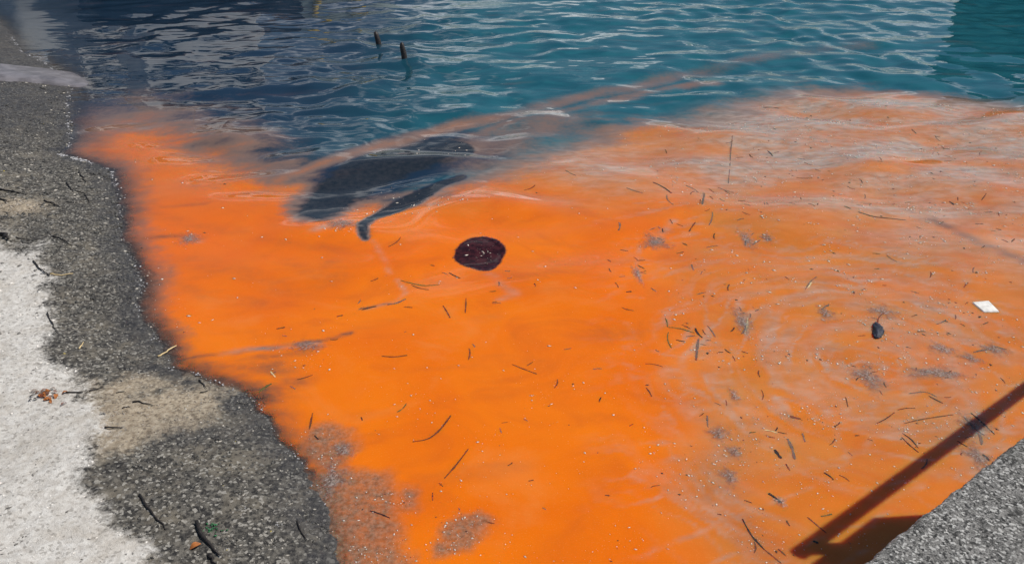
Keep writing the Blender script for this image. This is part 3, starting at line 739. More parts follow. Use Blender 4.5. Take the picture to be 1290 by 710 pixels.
tag(lumps('foam_specks', np.stack([sp[:, 0], sp[:, 1], water_z(sp[:, 0], sp[:, 1]) + 0.0005], -1), szp, 0.30, np.clip(cc, 0, 0.9), M['foam'], 0.9),
    'tiny white froth specks adrift on the orange bloom', kind='stuff')

# foam left along the water line
fp = []
for i in range(3, 30):
    A, Bp = SHORE[i], SHORE[i + 1]
    w_ = {22: 2.6, 23: 1.2, 13: 1.6, 14: 1.2, 4: 1.0, 3: 0.9, 5: 0.6}.get(i, 0.55)
    k = int(220 * w_ * np.linalg.norm(Bp - A))
    for _ in range(k):
        u = random.random(); p = A * (1 - u) + Bp * u
        fp.append((p[0] + random.gauss(0.012, 0.012), p[1] + random.gauss(0, 0.012)))
for _ in range(260):
    u = random.random(); q_ = ground_hit(297 + 58 * u + random.gauss(0, 3), 630 + 34 * u ** 0.8 + random.gauss(0, 1.6)) if _ < 60 else None
    if q_ is not None: fp.append((q_[0], q_[1]))
fp = np.array(fp); fp = fp[fbm(fp[:, 0] * 9, fp[:, 1] * 9, 131, 2) > -0.05]
fz = np.maximum(ground_z(fp[:, 0], fp[:, 1]), 0.0) + 0.002
tag(lumps('shore_foam', np.stack([fp[:, 0], fp[:, 1], fz], -1), (0.0014 + 0.0045 * RNG.random(len(fp)) ** 2.5) * np.clip(fp[:, 1] / 3, 0.7, 1.8), 0.5,
          np.array([0.62, 0.61, 0.62])[None] * (0.5 + 0.4 * RNG.random((len(fp), 1))), M['foam'], 0.9), 'thin white foam left along the edge of the ramp', kind='stuff')

# ------------------------------------------------------------------ strands of dead seagrass
LAND = [('the dark round gap in the bloom', 606, 318, 130), ('the dark oval pod', 1104, 415, 62), ('the white foam board', 1240, 384, 70), ('the shadow of the railing', 1190, 590, 120),
        ('the ribbon of clear dark water', 500, 260, 90), ('the edge of the ramp', 240, 470, 190), ('the open blue water', 1000, 140, 60), ('the straw yellow stick', 940, 410, 45), ('the pale grey froth clump', 942, 300, 45), ('the large matted scum clump', 1092, 474, 55),
        ('the thick black strand ringed with froth', 976, 627, 50), ('the forked olive strands', 848, 415, 36), ('the narrow silvery clump', 803, 345, 45), ('the rusty leaf shaped strand', 1001, 525, 40), ('the grey arc of scum', 1195, 485, 60),
        ('the long curved blackish strand', 950, 680, 55), ('the thin upright strand', 920, 200, 70), ('the brown scum beside the ramp', 450, 650, 75), ('the bubbly round scum patch', 425, 560, 50), ('the reddish froth patch', 590, 670, 60), ('the bluish streak', 1230, 300, 90)]
def where(px, py):
    best = None
    for nm, a, b, r in LAND:
        d = math.hypot(px - a, py - b) / r
        if d < 1 and (best is None or d < best[0]): best = (d, nm)
    if best: return 'near ' + best[1]
    return 'on the plain orange stretch' if px < 780 else 'in the scummy swirl on the right' if False else 'in the speckled scummy stretch'
KCOL = dict(dark='blackish', brown='brown', rust='rusty red', grey='grey brown', green='olive green', straw='straw yellow')
def ribbon(name, P3, w, mat, thick=0.001):
    V = []; Fc = []; n_ = len(P3)
    for i, p in enumerate(P3):
        d = Vector(P3[min(i + 1, n_ - 1)]) - Vector(P3[max(i - 1, 0)]); d.z = 0; d.normalize()
        nrm = Vector((-d.y, d.x, 0)); u = i / (n_ - 1)
        ww = w * (0.25 + 0.75 * math.sin(math.pi * (0.08 + 0.84 * u)) ** 0.5) * random.uniform(0.6, 1.3)
        for sx_, sz_ in ((-1, -1), (1, -1), (1, 1), (-1, 1)):
            V.append(Vector(p) + nrm * (sx_ * ww / 2) + Vector((0, 0, sz_ * thick / 2)))
    for i in range(n_ - 1):
        for k in range(4): Fc.append((i * 4 + k, i * 4 + (k + 1) % 4, (i + 1) * 4 + (k + 1) % 4, (i + 1) * 4 + k))
    Fc.append((3, 2, 1, 0)); e = (n_ - 1) * 4; Fc.append((e, e + 1, e + 2, e + 3))
    return mesh_obj(name, V, Fc, mat)
def blade(pts, kind='brown', w=2.4, label=None, bow=None, z=0.0006):
    """pts: pixels along the strand; it lies on the water there"""
    wp = [P(a, b)[:2] for a, b in pts]
    L = sum(np.linalg.norm(b - a) for a, b in zip(wp[:-1], wp[1:]))
    if len(wp) == 2:
        d = wp[1] - wp[0]; nv = np.array([-d[1], d[0]]); bw = random.uniform(-0.10, 0.10) if bow is None else bow
        wp = [wp[0] + d * u + nv * bw * 4 * u * (1 - u) for u in np.linspace(0, 1, 7)]
    else:
        fine = []
        for i in range(len(wp) - 1):
            p0, p1, p2, p3 = wp[max(i - 1, 0)], wp[i], wp[i + 1], wp[min(i + 2, len(wp) - 1)]
            for u in np.linspace(0, 1, 5)[:-1]:
                fine.append(0.5 * ((2 * p1) + (-p0 + p2) * u + (2 * p0 - 5 * p1 + 4 * p2 - p3) * u * u + (-p0 + 3 * p1 - 3 * p2 + p3) * u ** 3))
        wp = fine + [wp[-1]]
    A_ = np.array(wp); zz = water_z(A_[:, 0], A_[:, 1]) + z
    c = A_.mean(0); cz = float(zz.mean())
    mx, my = np.mean([p[0] for p in pts]), np.mean([p[1] for p in pts])
    o = ribbon('seagrass_strand', [(a[0] - c[0], a[1] - c[1], q_ - cz) for a, q_ in zip(A_, zz)], 0.8 * w * float(np.hypot(c[1], CAM_H)) / F_PX, M[kind])
    o.location = (c[0], c[1], cz)
    ln = 'short' if L < 0.07 else 'long' if L > 0.16 else 'thin'
    tag(o, label or f"{ln} {KCOL[kind]} seagrass strand floating {where(mx, my)}", 'seagrass', 'dead seagrass strands adrift on the bloom')
    return o
BL = [
 ([(822, 234), (835, 239), (846, 246)], 'dark', 3), ([(789, 240), (810, 246)], 'grey', 2.5), ([(864, 233), (880, 242)], 'grey', 2.5), ([(887, 242), (886, 252), (884, 261)], 'grey', 4),
 ([(897, 270), (893, 283)], 'grey', 2.6), ([(930, 252), (939, 252)], 'dark', 2), ([(937, 260), (945, 263)], 'grey', 2), ([(876, 280), (868, 290)], 'brown', 2.6), ([(890, 309), (905, 306)], 'grey', 2),
 ([(780, 280), (779, 290)], 'grey', 3), ([(901, 291), (901, 298)], 'brown', 2.2), ([(860, 303), (866, 306)], 'dark', 2.4), ([(871, 332), (874, 340)], 'grey', 2.2),
 ([(783, 388), (798, 392)], 'brown', 2.2), ([(838, 401), (841, 412)], 'green', 2.2), ([(842, 418), (846, 438)], 'green', 2.2), ([(842, 412), (858, 414), (875, 419)], 'green', 2), ([(859, 409), (870, 414)], 'brown', 2.2),
 ([(876, 413), (885, 425)], 'dark', 3.2), ([(891, 410), (901, 424)], 'grey', 2.6), ([(880, 426), (878, 440), (877, 452)], 'grey', 4), ([(942, 400), (939, 418)], 'straw', 2.6), ([(938, 406), (934, 420)], 'grey', 3),
 ([(913, 440), (920, 445)], 'dark', 2), ([(903, 445), (911, 444)], 'rust', 2), ([(919, 359), (917, 367)], 'brown', 2.2), ([(878, 372), (889, 369)], 'grey', 2), ([(820, 363), (827, 368)], 'grey', 2),
 ([(789, 369), (796, 368)], 'dark', 2.4), ([(813, 458), (835, 462)], 'rust', 1.8), ([(814, 488), (818, 493), (821, 499)], 'brown', 2.4), ([(944, 545), (952, 544)], 'green', 2), ([(891, 523), (892, 538)], 'grey', 2.6),
 ([(956, 467), (957, 475)], 'brown', 2.2), ([(968, 621), (977, 627), (984, 633)], 'dark', 4.4), ([(1038, 595), (1050, 604)], 'dark', 2.8), ([(1057, 598), (1070, 606)], 'brown', 2), ([(1034, 650), (1048, 647)], 'green', 2.6),
 ([(991, 655), (995, 662)], 'brown', 2.6), ([(935, 653), (943, 668), (949, 677), (962, 691)], 'dark', 2.6), ([(962, 691), (972, 699), (984, 709)], 'rust', 2.4), ([(980, 691), (990, 700)], 'brown', 3.2), ([(950, 682), (950, 696)], 'brown', 2.2),
 ([(1017, 651), (1029, 661), (1041, 671)], 'rust', 2), ([(1024, 681), (1031, 684)], 'dark', 4), ([(990, 584), (995, 592)], 'rust', 3), ([(963, 541), (979, 545)], 'straw', 2), ([(965, 548), (976, 551)], 'rust', 2),
 ([(994, 523), (1009, 527)], 'rust', 5), ([(976, 566), (984, 577)], 'dark', 6), ([(992, 552), (998, 565), (1001, 578)], 'grey', 5), ([(1011, 545), (1014, 556)], 'grey', 3), ([(959, 491), (960, 503)], 'brown', 1.8),
 ([(1104, 533), (1116, 527), (1127, 519)], 'brown', 2), ([(1137, 545), (1148, 553), (1157, 564)], 'dark', 2), ([(1136, 550), (1146, 560), (1157, 569)], 'dark', 2), ([(1131, 516), (1142, 514), (1153, 514)], 'brown', 2),
 ([(1139, 533), (1160, 528), (1201, 522)], 'brown', 2), ([(1170, 499), (1188, 508)], 'dark', 2), ([(1145, 496), (1165, 494), (1180, 500)], 'grey', 2), ([(1223, 520), (1236, 531), (1253, 547)], 'dark', 2.4), ([(1215, 526), (1228, 540), (1240, 548)], 'grey', 2.4),
 ([(1206, 555), (1218, 562)], 'dark', 2.4), ([(1238, 572), (1246, 580)], 'dark', 4), ([(1260, 476), (1266, 483)], 'brown', 2), ([(1062, 265), (1070, 268)], 'dark', 2.6), ([(1080, 271), (1100, 275), (1120, 276), (1141, 277)], 'dark', 2.6),
 ([(1197, 250), (1203, 254)], 'dark', 2.8), ([(1099, 319), (1109, 320)], 'green', 2), ([(1102, 337), (1108, 337)], 'green', 2), ([(1262, 301), (1270, 305)], 'brown', 2.4), ([(1155, 285), (1161, 287)], 'brown', 2),
 ([(1017, 364), (1022, 356)], 'straw', 2.6), ([(1014, 366), (1022, 354), (1029, 348)], 'grey', 2), ([(922, 173), (920, 200), (918, 227)], 'grey', 2), ([(962, 134), (972, 133), (982, 134)], 'dark', 2.4), ([(1004, 220), (1024, 221)], 'brown', 2),
 ([(566, 341), (580, 349)], 'dark', 2.2), ([(505, 352), (518, 355), (534, 358), (554, 357)], 'green', 2.4), ([(518, 357), (540, 364)], 'brown', 2.2), ([(587, 376), (586, 394)], 'brown', 2.4), ([(481, 449), (496, 450), (513, 448)], 'brown', 2.4),
 ([(591, 439), (590, 453)], 'rust', 2), ([(558, 385), (567, 400)], 'rust', 2.4), ([(456, 389), (474, 385)], 'brown', 4), ([(488, 383), (500, 381), (511, 376)], 'grey', 4), ([(489, 313), (505, 301)], 'brown', 2),
 ([(500, 519), (512, 508)], 'green', 2), ([(520, 556), (540, 552), (555, 540), (568, 523)], 'brown', 3), ([(560, 602), (575, 585), (590, 565)], 'brown', 2.6), ([(466, 643), (491, 652)], 'dark', 2.4), ([(545, 620), (545, 630)], 'rust', 2),
 ([(326, 494), (342, 483)], 'green', 4), ([(348, 414), (359, 412)], 'rust', 3), ([(424, 398), (432, 396)], 'rust', 3), ([(341, 468), (347, 475)], 'straw', 2), ([(374, 478), (394, 472)], 'brown', 2),
 ([(390, 540), (394, 520)], 'brown', 2.4), ([(396, 548), (401, 553)], 'dark', 2.4), ([(645, 458), (676, 470)], 'brown', 2.2), ([(698, 488), (702, 477)], 'brown', 2), ([(1045, 560), (1052, 552)], 'brown', 2), ([(1160, 590), (1168, 578)], 'grey', 2.6),
 ([(1035, 390), (1045, 384)], 'grey', 3), ([(1232, 545), (1236, 560)], 'grey', 4), ([(905, 232), (925, 238)], 'grey', 2), ([(948, 305), (958, 300)], 'grey', 2), ([(840, 248), (848, 260)], 'grey', 2),
 ([(660, 238), (674, 232)], 'brown', 2), ([(712, 218), (726, 224)], 'grey', 2), ([(1117, 322), (1130, 330)], 'grey', 2), ([(1065, 500), (1068, 512)], 'brown', 2), ([(1180, 408), (1192, 402)], 'grey', 2), ([(1252, 436), (1268, 440)], 'grey', 3), ([(1226, 444), (1248, 440)], 'grey', 3),
]
for b_ in BL: blade(*b_)
# short flecks of the same weed
k_ = 0
while k_ < 165:
    a, b = random.uniform(800, 1280), random.uniform(190, 690)
    x, y, _ = P(a, b)
    if k_ % 6 == 0: x, y, _ = P(random.uniform(330, 800), random.uniform(330, 700))
    elif random.random() < 0.75:
        pl_ = random.choice(GREYSTREAKS[:20])[0]; q_ = random.randrange(len(pl_) - 1); u = random.random()
        x, y = pl_[q_] * (1 - u) + pl_[q_ + 1] * u + np.array([random.gauss(0, 0.07), random.gauss(0, 0.07)])
    a, b = (float(v) for v in to_px(x, y, 0.0))
    if (x - EA[0]) * NN[0] + (y - EA[1]) * NN[1] > -0.25: continue
    if lookup(fld['bloom'], x, y)[0] < 0.6 or (a > 800 and random.random() > 0.3 + lookup(fld['scum'], x, y)[0]): continue
    an = random.gauss(0.5, 1.0); L = random.uniform(2.5, 6)
    blade([(a - L * math.cos(an), b - 0.6 * L * math.sin(an)), (a + L * math.cos(an), b + 0.6 * L * math.sin(an))], random.choice(['dark', 'brown', 'rust', 'grey', 'grey', 'brown']), random.uniform(1.2, 2.2))
    k_ += 1

# ------------------------------------------------------------------ clumps of grey scum, foam board, shell
def film_material():
    m = mat_new('scum_film'); g = G(m); p = g.n('ShaderNodeTexCoord').outputs['Object']; E_ = g.attr('edge'); T_ = g.attr('tone')
    a = g.noise(p, 38, 6, 0.72, 0.8); b = g.noise(p, 120, 4, 0.72)
    c = g.mix(g.rng(b, 0.42, 0.62), (0.09, 0.07, 0.06), (0.46, 0.40, 0.36)); c = g.mix(T_, (0.11, 0.085, 0.07), c)
    al = g.math('MULTIPLY', g.rng(g.math('ADD', a, g.math('MULTIPLY', E_, 0.40)), 0.50, 0.95), 0.72)
    sh = g.n('ShaderNodeMixShader'); g.put(sh.inputs[0], al); g.put(sh.inputs[1], g.n('ShaderNodeBsdfTransparent').outputs[0])
    g.put(sh.inputs[2], g.bsdf(c, 0.5, g.bump(b, 0.6, 0.004))); g.out(sh.outputs[0]); return m
M['film'] = film_material()
def scum_clump(px, py, rx, ry, label, tone=0.5):
    c = P(px, py); sx_ = 1.25 * rx * float(np.hypot(c[1], CAM_H)) / F_PX; sy_ = 1.25 * ry * float(c[1] ** 2 + CAM_H ** 2) / (CAM_H * F_PX)
    NA, NR = 40, 10; V = [(0, 0, 0.003)]; e_ = [1.0]
    sd = random.randint(0, 999)
    for j_ in range(1, NR + 1):
        for i_ in range(NA):
            t_ = 2 * math.pi * i_ / NA; r_ = j_ / NR * (1 + 0.55 * float(gnoise(1.3 * math.cos(t_) + sd, 1.3 * math.sin(t_), 7)) + 0.25 * float(gnoise(4 * math.cos(t_) + sd, 4 * math.sin(t_), 8)))
            x_, y_ = sx_ * r_ * math.cos(t_), sy_ * r_ * math.sin(t_)
            z_ = (0.003 + 0.003 * float(gnoise(x_ * 90 + sd, y_ * 90, 9))) * (1 - (j_ / NR) ** 3) + 0.0008
            V.append((x_, y_, z_ + float(water_z(c[0] + x_, c[1] + y_)[0]))); e_.append(1 - j_ / NR)
    V[0] = (0, 0, 0.003 + float(water_z(c[0], c[1])[0]))
    Fc = [(0, 1 + i_, 1 + (i_ + 1) % NA) for i_ in range(NA)]
    Fc += [(1 + (j_ - 1) * NA + i_, 1 + j_ * NA + i_, 1 + j_ * NA + (i_ + 1) % NA, 1 + (j_ - 1) * NA + (i_ + 1) % NA) for j_ in range(1, NR) for i_ in range(NA)]
    o = mesh_obj('scum_clump', V, Fc, M['film'], None, True); o.location = (c[0], c[1], 0)
    for key, val in (('edge', e_), ('tone', [min(1, 0.3 + tone)] * len(V))):
        at = o.data.attributes.new(key, 'FLOAT', 'POINT'); at.data.foreach_set('value', np.array(val, np.float32))
    tag(o, label, 'scum', 'clumps of grey scum on the bloom')
for a in ((942, 300, 9, 11, 'pale grey froth clump below the thin upright strand', 0.75), (968, 299, 8, 6, 'small grey froth clump beside a paler clump', 0.6), (826, 303, 18, 10, 'loose grey scum patch with twin rusty flecks beside it', 0.35),
          (803, 345, 6, 12, 'narrow silvery scum clump at the border of the plain orange stretch', 0.6), (936, 406, 12, 16, 'grey scum clump holding a straw yellow stick', 0.5), (1092, 474, 16, 17, 'large grey matted scum clump at the heart of the swirl', 0.45),
          (1040, 395, 12, 9, 'olive grey scum clump beside the dark oval pod', 0.4), (1112, 392, 18, 9, 'pale froth clump touching the dark oval pod', 0.65), (1188, 440, 14, 9, 'pale froth clump under the white foam board', 0.65), (1252, 440, 14, 8, 'dark weedy scum clump near the bright board', 0.3),
          (1224, 452, 10, 8, 'reddish grey scum clump between froth and weed', 0.35), (905, 546, 14, 10, 'grey scum clump full of white specks', 0.4), (925, 498, 7, 10, 'small silver scum clump with a dark speck', 0.6), (925, 568, 12, 8, 'brown scum clump trailing white specks', 0.35),
          (920, 600, 12, 12, 'greenish grey scum patch with froth beads', 0.4), (984, 632, 8, 6, 'white froth bead cluster around a black strand', 0.8), (1232, 575, 16, 18, 'grey weedy scum heap against the quay edge', 0.4), (1226, 535, 16, 14, 'matted grey scum under the railing shadow', 0.35),
          (1180, 470, 34, 9, 'long arc of grey scum crowning the swirl', 0.45), (385, 437, 22, 7, 'purplish scum streak off the ramp edge', 0.35), (432, 285, 20, 8, 'silver froth at the root of the dark ribbon', 0.6), (239, 301, 13, 7, 'white froth clump near the wet ramp', 0.65),
          (418, 605, 16, 22, 'pale grey scum heap lodged against the ramp', 0.6), (433, 566, 14, 12, 'round patch of bubbly grey scum off the ramp', 0.6)):
    scum_clump(*a)

bc = P(1242, 385); bz = float(water_z(bc[0], bc[1])[0])
cs = [P(*p)[:2] for p in ((1225, 379), (1240, 391.5), (1260, 391), (1246, 377))]
board = box_obj('foam_board', [(c[0] - bc[0], c[1] - bc[1], -0.008) for c in cs] + [(c[0] - bc[0], c[1] - bc[1], 0.006) for c in cs], M['foamboard'], None, 0.003)
board.location = (bc[0], bc[1], bz); tag(board, 'small white square of foam board floating on the orange bloom', 'foam board')
sh = P(1103, 417); shz = float(water_z(sh[0], sh[1])[0])
root = empty('seed_pod', (sh[0], sh[1], shz)); tag(root, 'dark oval seed pod with a thin reddish stalk floating in the froth', 'seed pod')
V = []; Fc = []; NU, NV = 18, 16
for j in range(NV + 1):
    v_ = j / NV; prof_ = math.sin(math.pi * min(max(v_, 0.02), 0.98)) ** 0.42 * (1.0 - 0.12 * v_)
    for i in range(NU):
        t_ = 2 * math.pi * i / NU
        k_ = prof_ * (1 + 0.30 * math.sin(5 * t_ + 9 * v_) * math.sin(19 * v_))
        V.append((0.026 * k_ * math.cos(t_) + 0.012 * math.sin(3 * v_), (v_ - 0.5) * 0.15, 0.004 + 0.017 * k_ * math.sin(t_)))
for j in range(NV):
    for i in range(NU): Fc.append((j * NU + i, j * NU + (i + 1) % NU, (j + 1) * NU + (i + 1) % NU, (j + 1) * NU + i))
Fc.append(tuple(range(NU - 1, -1, -1))); Fc.append(tuple(NV * NU + i for i in range(NU)))
mesh_obj('pod', V, Fc, M['shell'], root, True)
tube('stalk', [(0.01, 0.07, 0.006), (0.016, 0.12, 0.006), (0.03, 0.17, 0.004), (0.06, 0.22, 0.002)], [0.003, 0.002, 0.002, 0.001], M['rust'], root, 7)
root.rotation_euler = (0.0, 0.0, math.radians(-20))

# ------------------------------------------------------------------ twigs, leaves and weed on the ramp
def twig(pts, r, label, mat='bark', cat='twig', lift=0.0):
    W = [ground_hit(a, b) for a, b in pts]
    fine = []
    for i in range(len(W) - 1):
        for u in np.linspace(0, 1, 5)[:-1]: fine.append(W[i] * (1 - u) + W[i + 1] * u)
    fine.append(W[-1]); c = fine[len(fine) // 2].copy()
    dist = float(np.hypot(c[1], CAM_H)); R_ = 0.72 * r * dist / F_PX
    jit = [Vector(p - c) + Vector((random.gauss(0, R_ * 0.6), random.gauss(0, R_ * 0.6), R_ * 0.9 + 0.005 + lift)) for p in fine]
    rad = [R_ * (1.05 - 0.55 * i / (len(jit) - 1)) * random.uniform(0.85, 1.12) for i in range(len(jit))]
    o = tube('twig', jit, rad, M[mat], None, 7); o.location = c
    tag(o, label, cat, 'twigs and straws lying on the ramp'); return o
for a in (([(176, 625), (190, 645), (210, 669)], 2.0, 'thin straight black twig on the dark gravel of the ramp'), ([(247, 659), (257, 680), (277, 702)], 3.4, 'thick black twig beside the orange leaf'),
          ([(262, 700), (272, 712)], 2.6, 'stubby black twig end under the thick twig'), ([(375, 658), (379, 670), (386, 681)], 1.4, 'short curved black twig by the water edge'), ([(169, 507), (193, 512)], 1.5, 'dark twig lying across the tan sandy patch'),
          ([(132, 540), (154, 540)], 1.4, 'brown twig on the border of pale and tan concrete'), ([(84, 496), (104, 496)], 1.6, 'dark twig next to the rusty leaf litter'), ([(113, 494), (128, 490)], 1.2, 'fine dark twig above the tan patch'),
          ([(147, 496), (157, 494)], 1.2, 'tiny dark twig above the tan patch'), ([(154, 515), (164, 514)], 1.1, 'tiny twig within the tan sandy patch'), ([(42, 331), (52, 340), (63, 348)], 1.6, 'dark twig joined to a straw on the pale edge'),
          ([(0, 240), (18, 243), (34, 247)], 1.6, 'long dark stalk high on the dark ramp'), ([(0, 252), (10, 255)], 1.6, 'dark stalk stub high on the ramp'), ([(56, 254), (66, 257), (76, 262)], 1.3, 'thin bent twig on dark gravel near the tan streak'),
          ([(84, 231), (90, 240), (107, 245), (112, 255)], 1.1, 'thin looped black root on the wet ramp'), ([(2, 297), (10, 304)], 3.6, 'black wood chunk at the pale concrete border'), ([(66, 299), (78, 302), (91, 311)], 1.2, 'thin crooked twig across dark gravel'),
          ([(100, 217), (104, 224), (108, 231)], 1.4, 'short dark twig on the wet gravel near the foam'), ([(251, 480), (256, 485), (261, 491)], 1.2, 'thin dark twig at the water edge above the tan patch'), ([(253, 496), (262, 494)], 1.3, 'short black twig on the tan patch by the water'),
          ([(20, 300), (40, 304), (60, 300)], 1.0, 'long fine stalk along the dark gravel border'), ([(60, 395), (66, 408), (72, 418)], 1.3, 'dark twig beside the pale concrete')):
    twig(*a)
for a in (([(63, 347), (78, 348), (93, 346)], 1.3, 'straw yellow stem lying on the dark gravel'), ([(200, 451), (210, 445), (221, 437)], 1.6, 'straw yellow stem at the edge of the orange water'), ([(100, 440), (106, 432)], 1.2, 'short straw stem on dark gravel')):
    twig(a[0], a[1], a[2], 'straw', 'straw')
def leaf(px, py, L, ang, mat, label, cat='leaf', group=None):
    c = ground_hit(px, py); Lw = L * float(np.hypot(c[1], CAM_H)) / F_PX
    V = []; n_ = 7
    for i in range(n_):
        u = i / (n_ - 1); w_ = Lw * 0.30 * math.sin(math.pi * min(u * 0.95 + 0.03, 1)) ** 0.8; zc = 0.18 * Lw * math.sin(math.pi * u) + 0.002
        V += [((u - 0.5) * Lw, -w_, zc + w_ * 0.4), ((u - 0.5) * Lw, 0, zc), ((u - 0.5) * Lw, w_, zc + w_ * 0.5)]
    Fc = [(i * 3 + k, i * 3 + k + 1, i * 3 + k + 4, i * 3 + k + 3) for i in range(n_ - 1) for k in range(2)]
    o = mesh_obj('fallen_leaf', V, Fc, M[mat], None, True); o.location = (c[0], c[1], c[2] + 0.006); o.rotation_euler = (random.uniform(-.3, .3), random.uniform(-.3, .3), ang)
    tag(o, label, cat, group); return o
leaf(247, 690, 13, 0.6, 'leaf', 'single orange dead leaf beside the thick black twig')
for i in range(34):
    leaf(random.gauss(61, 8), random.gauss(499, 4.5), random.uniform(4, 9), random.uniform(0, 6.28), random.choice(['leaf', 'leaf', 'rust', 'brown']),
         'crumbled rusty leaf in the small litter heap on the pale concrete', 'leaf', 'leaf litter on the pale concrete')
for i in range(5):
    leaf(random.gauss(44, 6), random.gauss(503, 2), random.uniform(3, 5), random.uniform(0, 6.28), 'dark', 'dark leaf crumb trailing from the rusty litter heap', 'leaf', 'dark crumbs beside the leaf litter')
wc = ground_hit(265, 667)
wp_ = np.stack([RNG.normal(0, 0.016, 70), RNG.normal(0, 0.014, 70), np.abs(RNG.normal(0, 0.004, 70))], -1)
wo = lumps('green_weed', wp_, 0.002 + 0.004 * RNG.random(70), 0.6, np.array([0.02, 0.13, 0.045])[None] * (0.5 + RNG.random((70, 1))), M['scum']); wo.location = wc
tag(wo, 'small tuft of bright green weed on the dark gravel', kind='stuff')

# ------------------------------------------------------------------ two dark stakes standing in the open water
for (bx_, by_, tx_, hgt, lab) in ((477, 57, -2.0, 0.155, 'short dark timber stake tip, the farther of a pair in open water'), (510, 76, -2.5, 0.19, 'short dark timber stake tip, the nearer of a pair in open water')):
    c = P(bx_, by_)
    zs = [-0.6, -0.1, 0.0, hgt * 0.4, hgt * 0.75, hgt * 0.95, hgt]
    rr = [0.034, 0.034, 0.033, 0.031, 0.028, 0.020, 0.009]
    o = tube('timber_stake', [(-0.02 * z / hgt * 1.2 + random.gauss(0, 0.002), 0, z) for z in zs], rr, M['stake'], None, 9)
    o.location = (c[0], c[1], 0); tag(o, lab, 'stake', 'stakes in the open water')

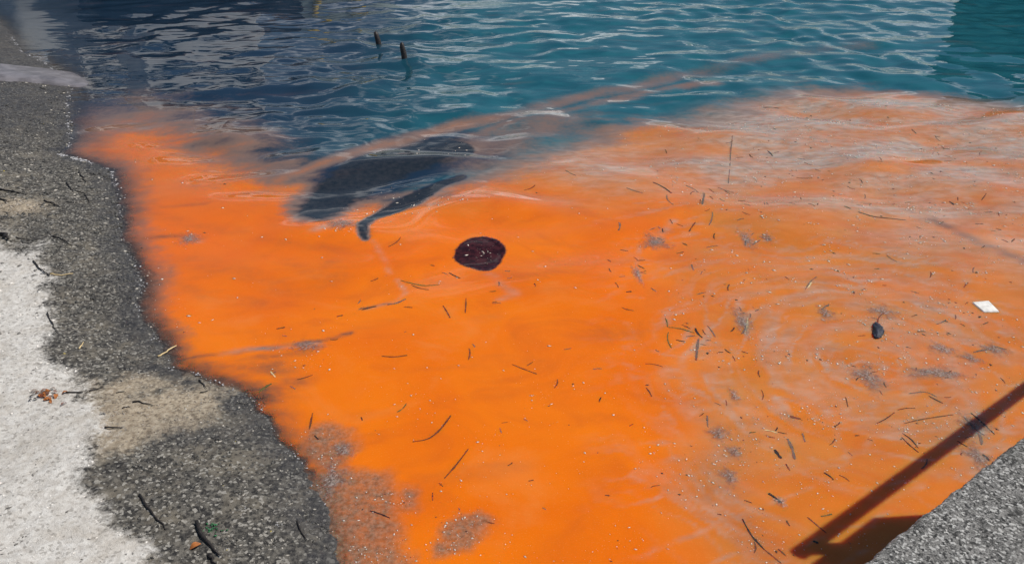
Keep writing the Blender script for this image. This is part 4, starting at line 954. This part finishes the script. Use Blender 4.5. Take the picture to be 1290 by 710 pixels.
# ------------------------------------------------------------------ boats moored across the basin; the water mirrors them
def boat(loc, heading, L, Bm, free, hullmat, cabin, label, cabmat='hull_white', stripe='wood', cab=(0.05, 0.45, 1.0), buoys=0):
    r = empty('moored_boat', loc); r.rotation_euler = (0, 0, heading); tag(r, label, 'boat', 'boats moored across the basin')
    NS = 22; V = []; Fc = []; secs = []
    for i in range(NS + 1):
        u = i / NS; x_ = (u - 0.5) * L
        bw_ = Bm / 2 * (1 - max(0, (u - 0.45) / 0.55) ** 2.3) * (0.86 + 0.14 * min(u / 0.25, 1)); bw_ = max(bw_, 0.02)
        sh_ = free * (1 + 0.35 * max(0, u - 0.3) ** 1.6); kz = -0.32 + 0.30 * max(0, (u - 0.75) / 0.25) ** 2
        secs.append((x_, bw_, sh_))
        ring_ = [(-1.0, 1.0), (-0.97, 0.55), (-0.86, 0.12), (-0.55, -0.55), (0, -1), (0.55, -0.55), (0.86, 0.12), (0.97, 0.55), (1.0, 1.0)]
        for a_, h_ in ring_: V.append((x_ + 0.25 * max(0, u - 0.9) * max(h_, 0) * L * 0.2, a_ * bw_, h_ * sh_ if h_ > 0 else -h_ * kz))
    n_ = 9
    for i in range(NS):
        for k in range(n_ - 1): Fc.append((i * n_ + k, (i + 1) * n_ + k, (i + 1) * n_ + k + 1, i * n_ + k + 1))
    Fc.append(tuple(range(n_))); Fc.append(tuple(NS * n_ + k for k in range(n_ - 1, -1, -1)))
    mesh_obj('hull', V, Fc, M[hullmat], r, True)
    DV = []; 
    for x_, b_2, s_2 in secs: DV += [(x_, -b_2 * 0.97, s_2 - 0.06), (x_, b_2 * 0.97, s_2 - 0.06)]
    mesh_obj('deck', DV, [(2 * i, 2 * i + 2, 2 * i + 3, 2 * i + 1) for i in range(NS)], M['wood'], r)
    for sgn in (-1, 1):
        tube('rubbing_strake', [(x_, sgn * (b_2 + 0.012), s_2 - 0.03) for x_, b_2, s_2 in secs], 0.035, M[stripe], r, 8)
    if cabin:
        a_, b_2, h_ = cab; x0, x1 = (a_ - 0.5) * L, (b_2 - 0.5) * L; wd = Bm * 0.34; z0 = free - 0.05; z1 = free + h_
        cb = box_obj('cabin', [(x0, -wd, z0), (x1, -wd, z0), (x1, wd, z0), (x0, wd, z0), (x0 + .05, -wd * .93, z1), (x1 - .22, -wd * .93, z1), (x1 - .22, wd * .93, z1), (x0 + .05, wd * .93, z1)], M[cabmat], r, 0.04)
        box_obj('roof', [(x0 - .1, -wd * 1.06, z1 + .004), (x1 + .05, -wd * 1.06, z1 + .004), (x1 + .05, wd * 1.06, z1 + .004), (x0 - .1, wd * 1.06, z1 + .004),
                         (x0 - .1, -wd * 1.04, z1 + .07), (x1 + .02, -wd * 1.04, z1 + .09), (x1 + .02, wd * 1.04, z1 + .09), (x0 - .1, wd * 1.04, z1 + .07)], M[cabmat], r, 0.02)
        for sgn in (-1, 1):
            for j in range(2):
                xa = x0 + 0.16 + j * (x1 - x0 - 0.3) / 2; xb = xa + (x1 - x0 - 0.3) / 2 - 0.14; y_ = sgn * (wd * 0.965)
                box_obj('window', [(xa, y_ - .02, z0 + h_ * .55), (xb, y_ - .02, z0 + h_ * .55), (xb, y_ + .02, z0 + h_ * .55), (xa, y_ + .02, z0 + h_ * .55),
                                   (xa, y_ - .02, z0 + h_ * .86), (xb, y_ - .02, z0 + h_ * .86), (xb, y_ + .02, z0 + h_ * .86), (xa, y_ + .02, z0 + h_ * .86)], M['glass'], r, 0.008)
        tube('mast', [((x0 + x1) / 2, 0, z1), ((x0 + x1) / 2, 0, z1 + 1.3)], [0.035, 0.018], M['wood'], r, 8)
    for j in range(buoys):
        x_, b_2, s_2 = secs[4 + j * 5]
        tube('fender', [(x_, -b_2 - 0.12, s_2 - 0.12), (x_, -b_2 - 0.12, s_2 - 0.2), (x_, -b_2 - 0.12, s_2 - 0.5), (x_, -b_2 - 0.12, s_2 - 0.58)], [0.03, 0.10, 0.10, 0.03], M['yellow'], r, 12)
    return r
def at_az(px, D):
    a = math.atan2((px - 645) / F_PX, CP + 1.0 * 0.35 * SP)
    return (D * math.tan(a), D, 0)
boat(at_az(160, 16.6), math.radians(58), 5.4, 1.8, 1.25, 'hull_white', True, 'white open motor boat with a white cabin moored across the basin', cab=(0.2, 0.65, 0.8))
boat(at_az(275, 15.5), math.radians(40), 4.4, 1.7, 0.75, 'hull_black', True, 'black hulled fishing boat with a white wheelhouse', cab=(0.1, 0.62, 1.35))
boat(at_az(395, 17.0), math.radians(38), 4.0, 1.6, 0.95, 'hull_grey', False, 'pale grey open boat with yellow fenders', buoys=3)
boat(at_az(1470, 14.0), math.radians(172), 6.5, 2.4, 1.35, 'hull_green', True, 'dark green wooden boat with a dark cabin', cabmat='hull_green', cab=(0.25, 0.65, 1.0))
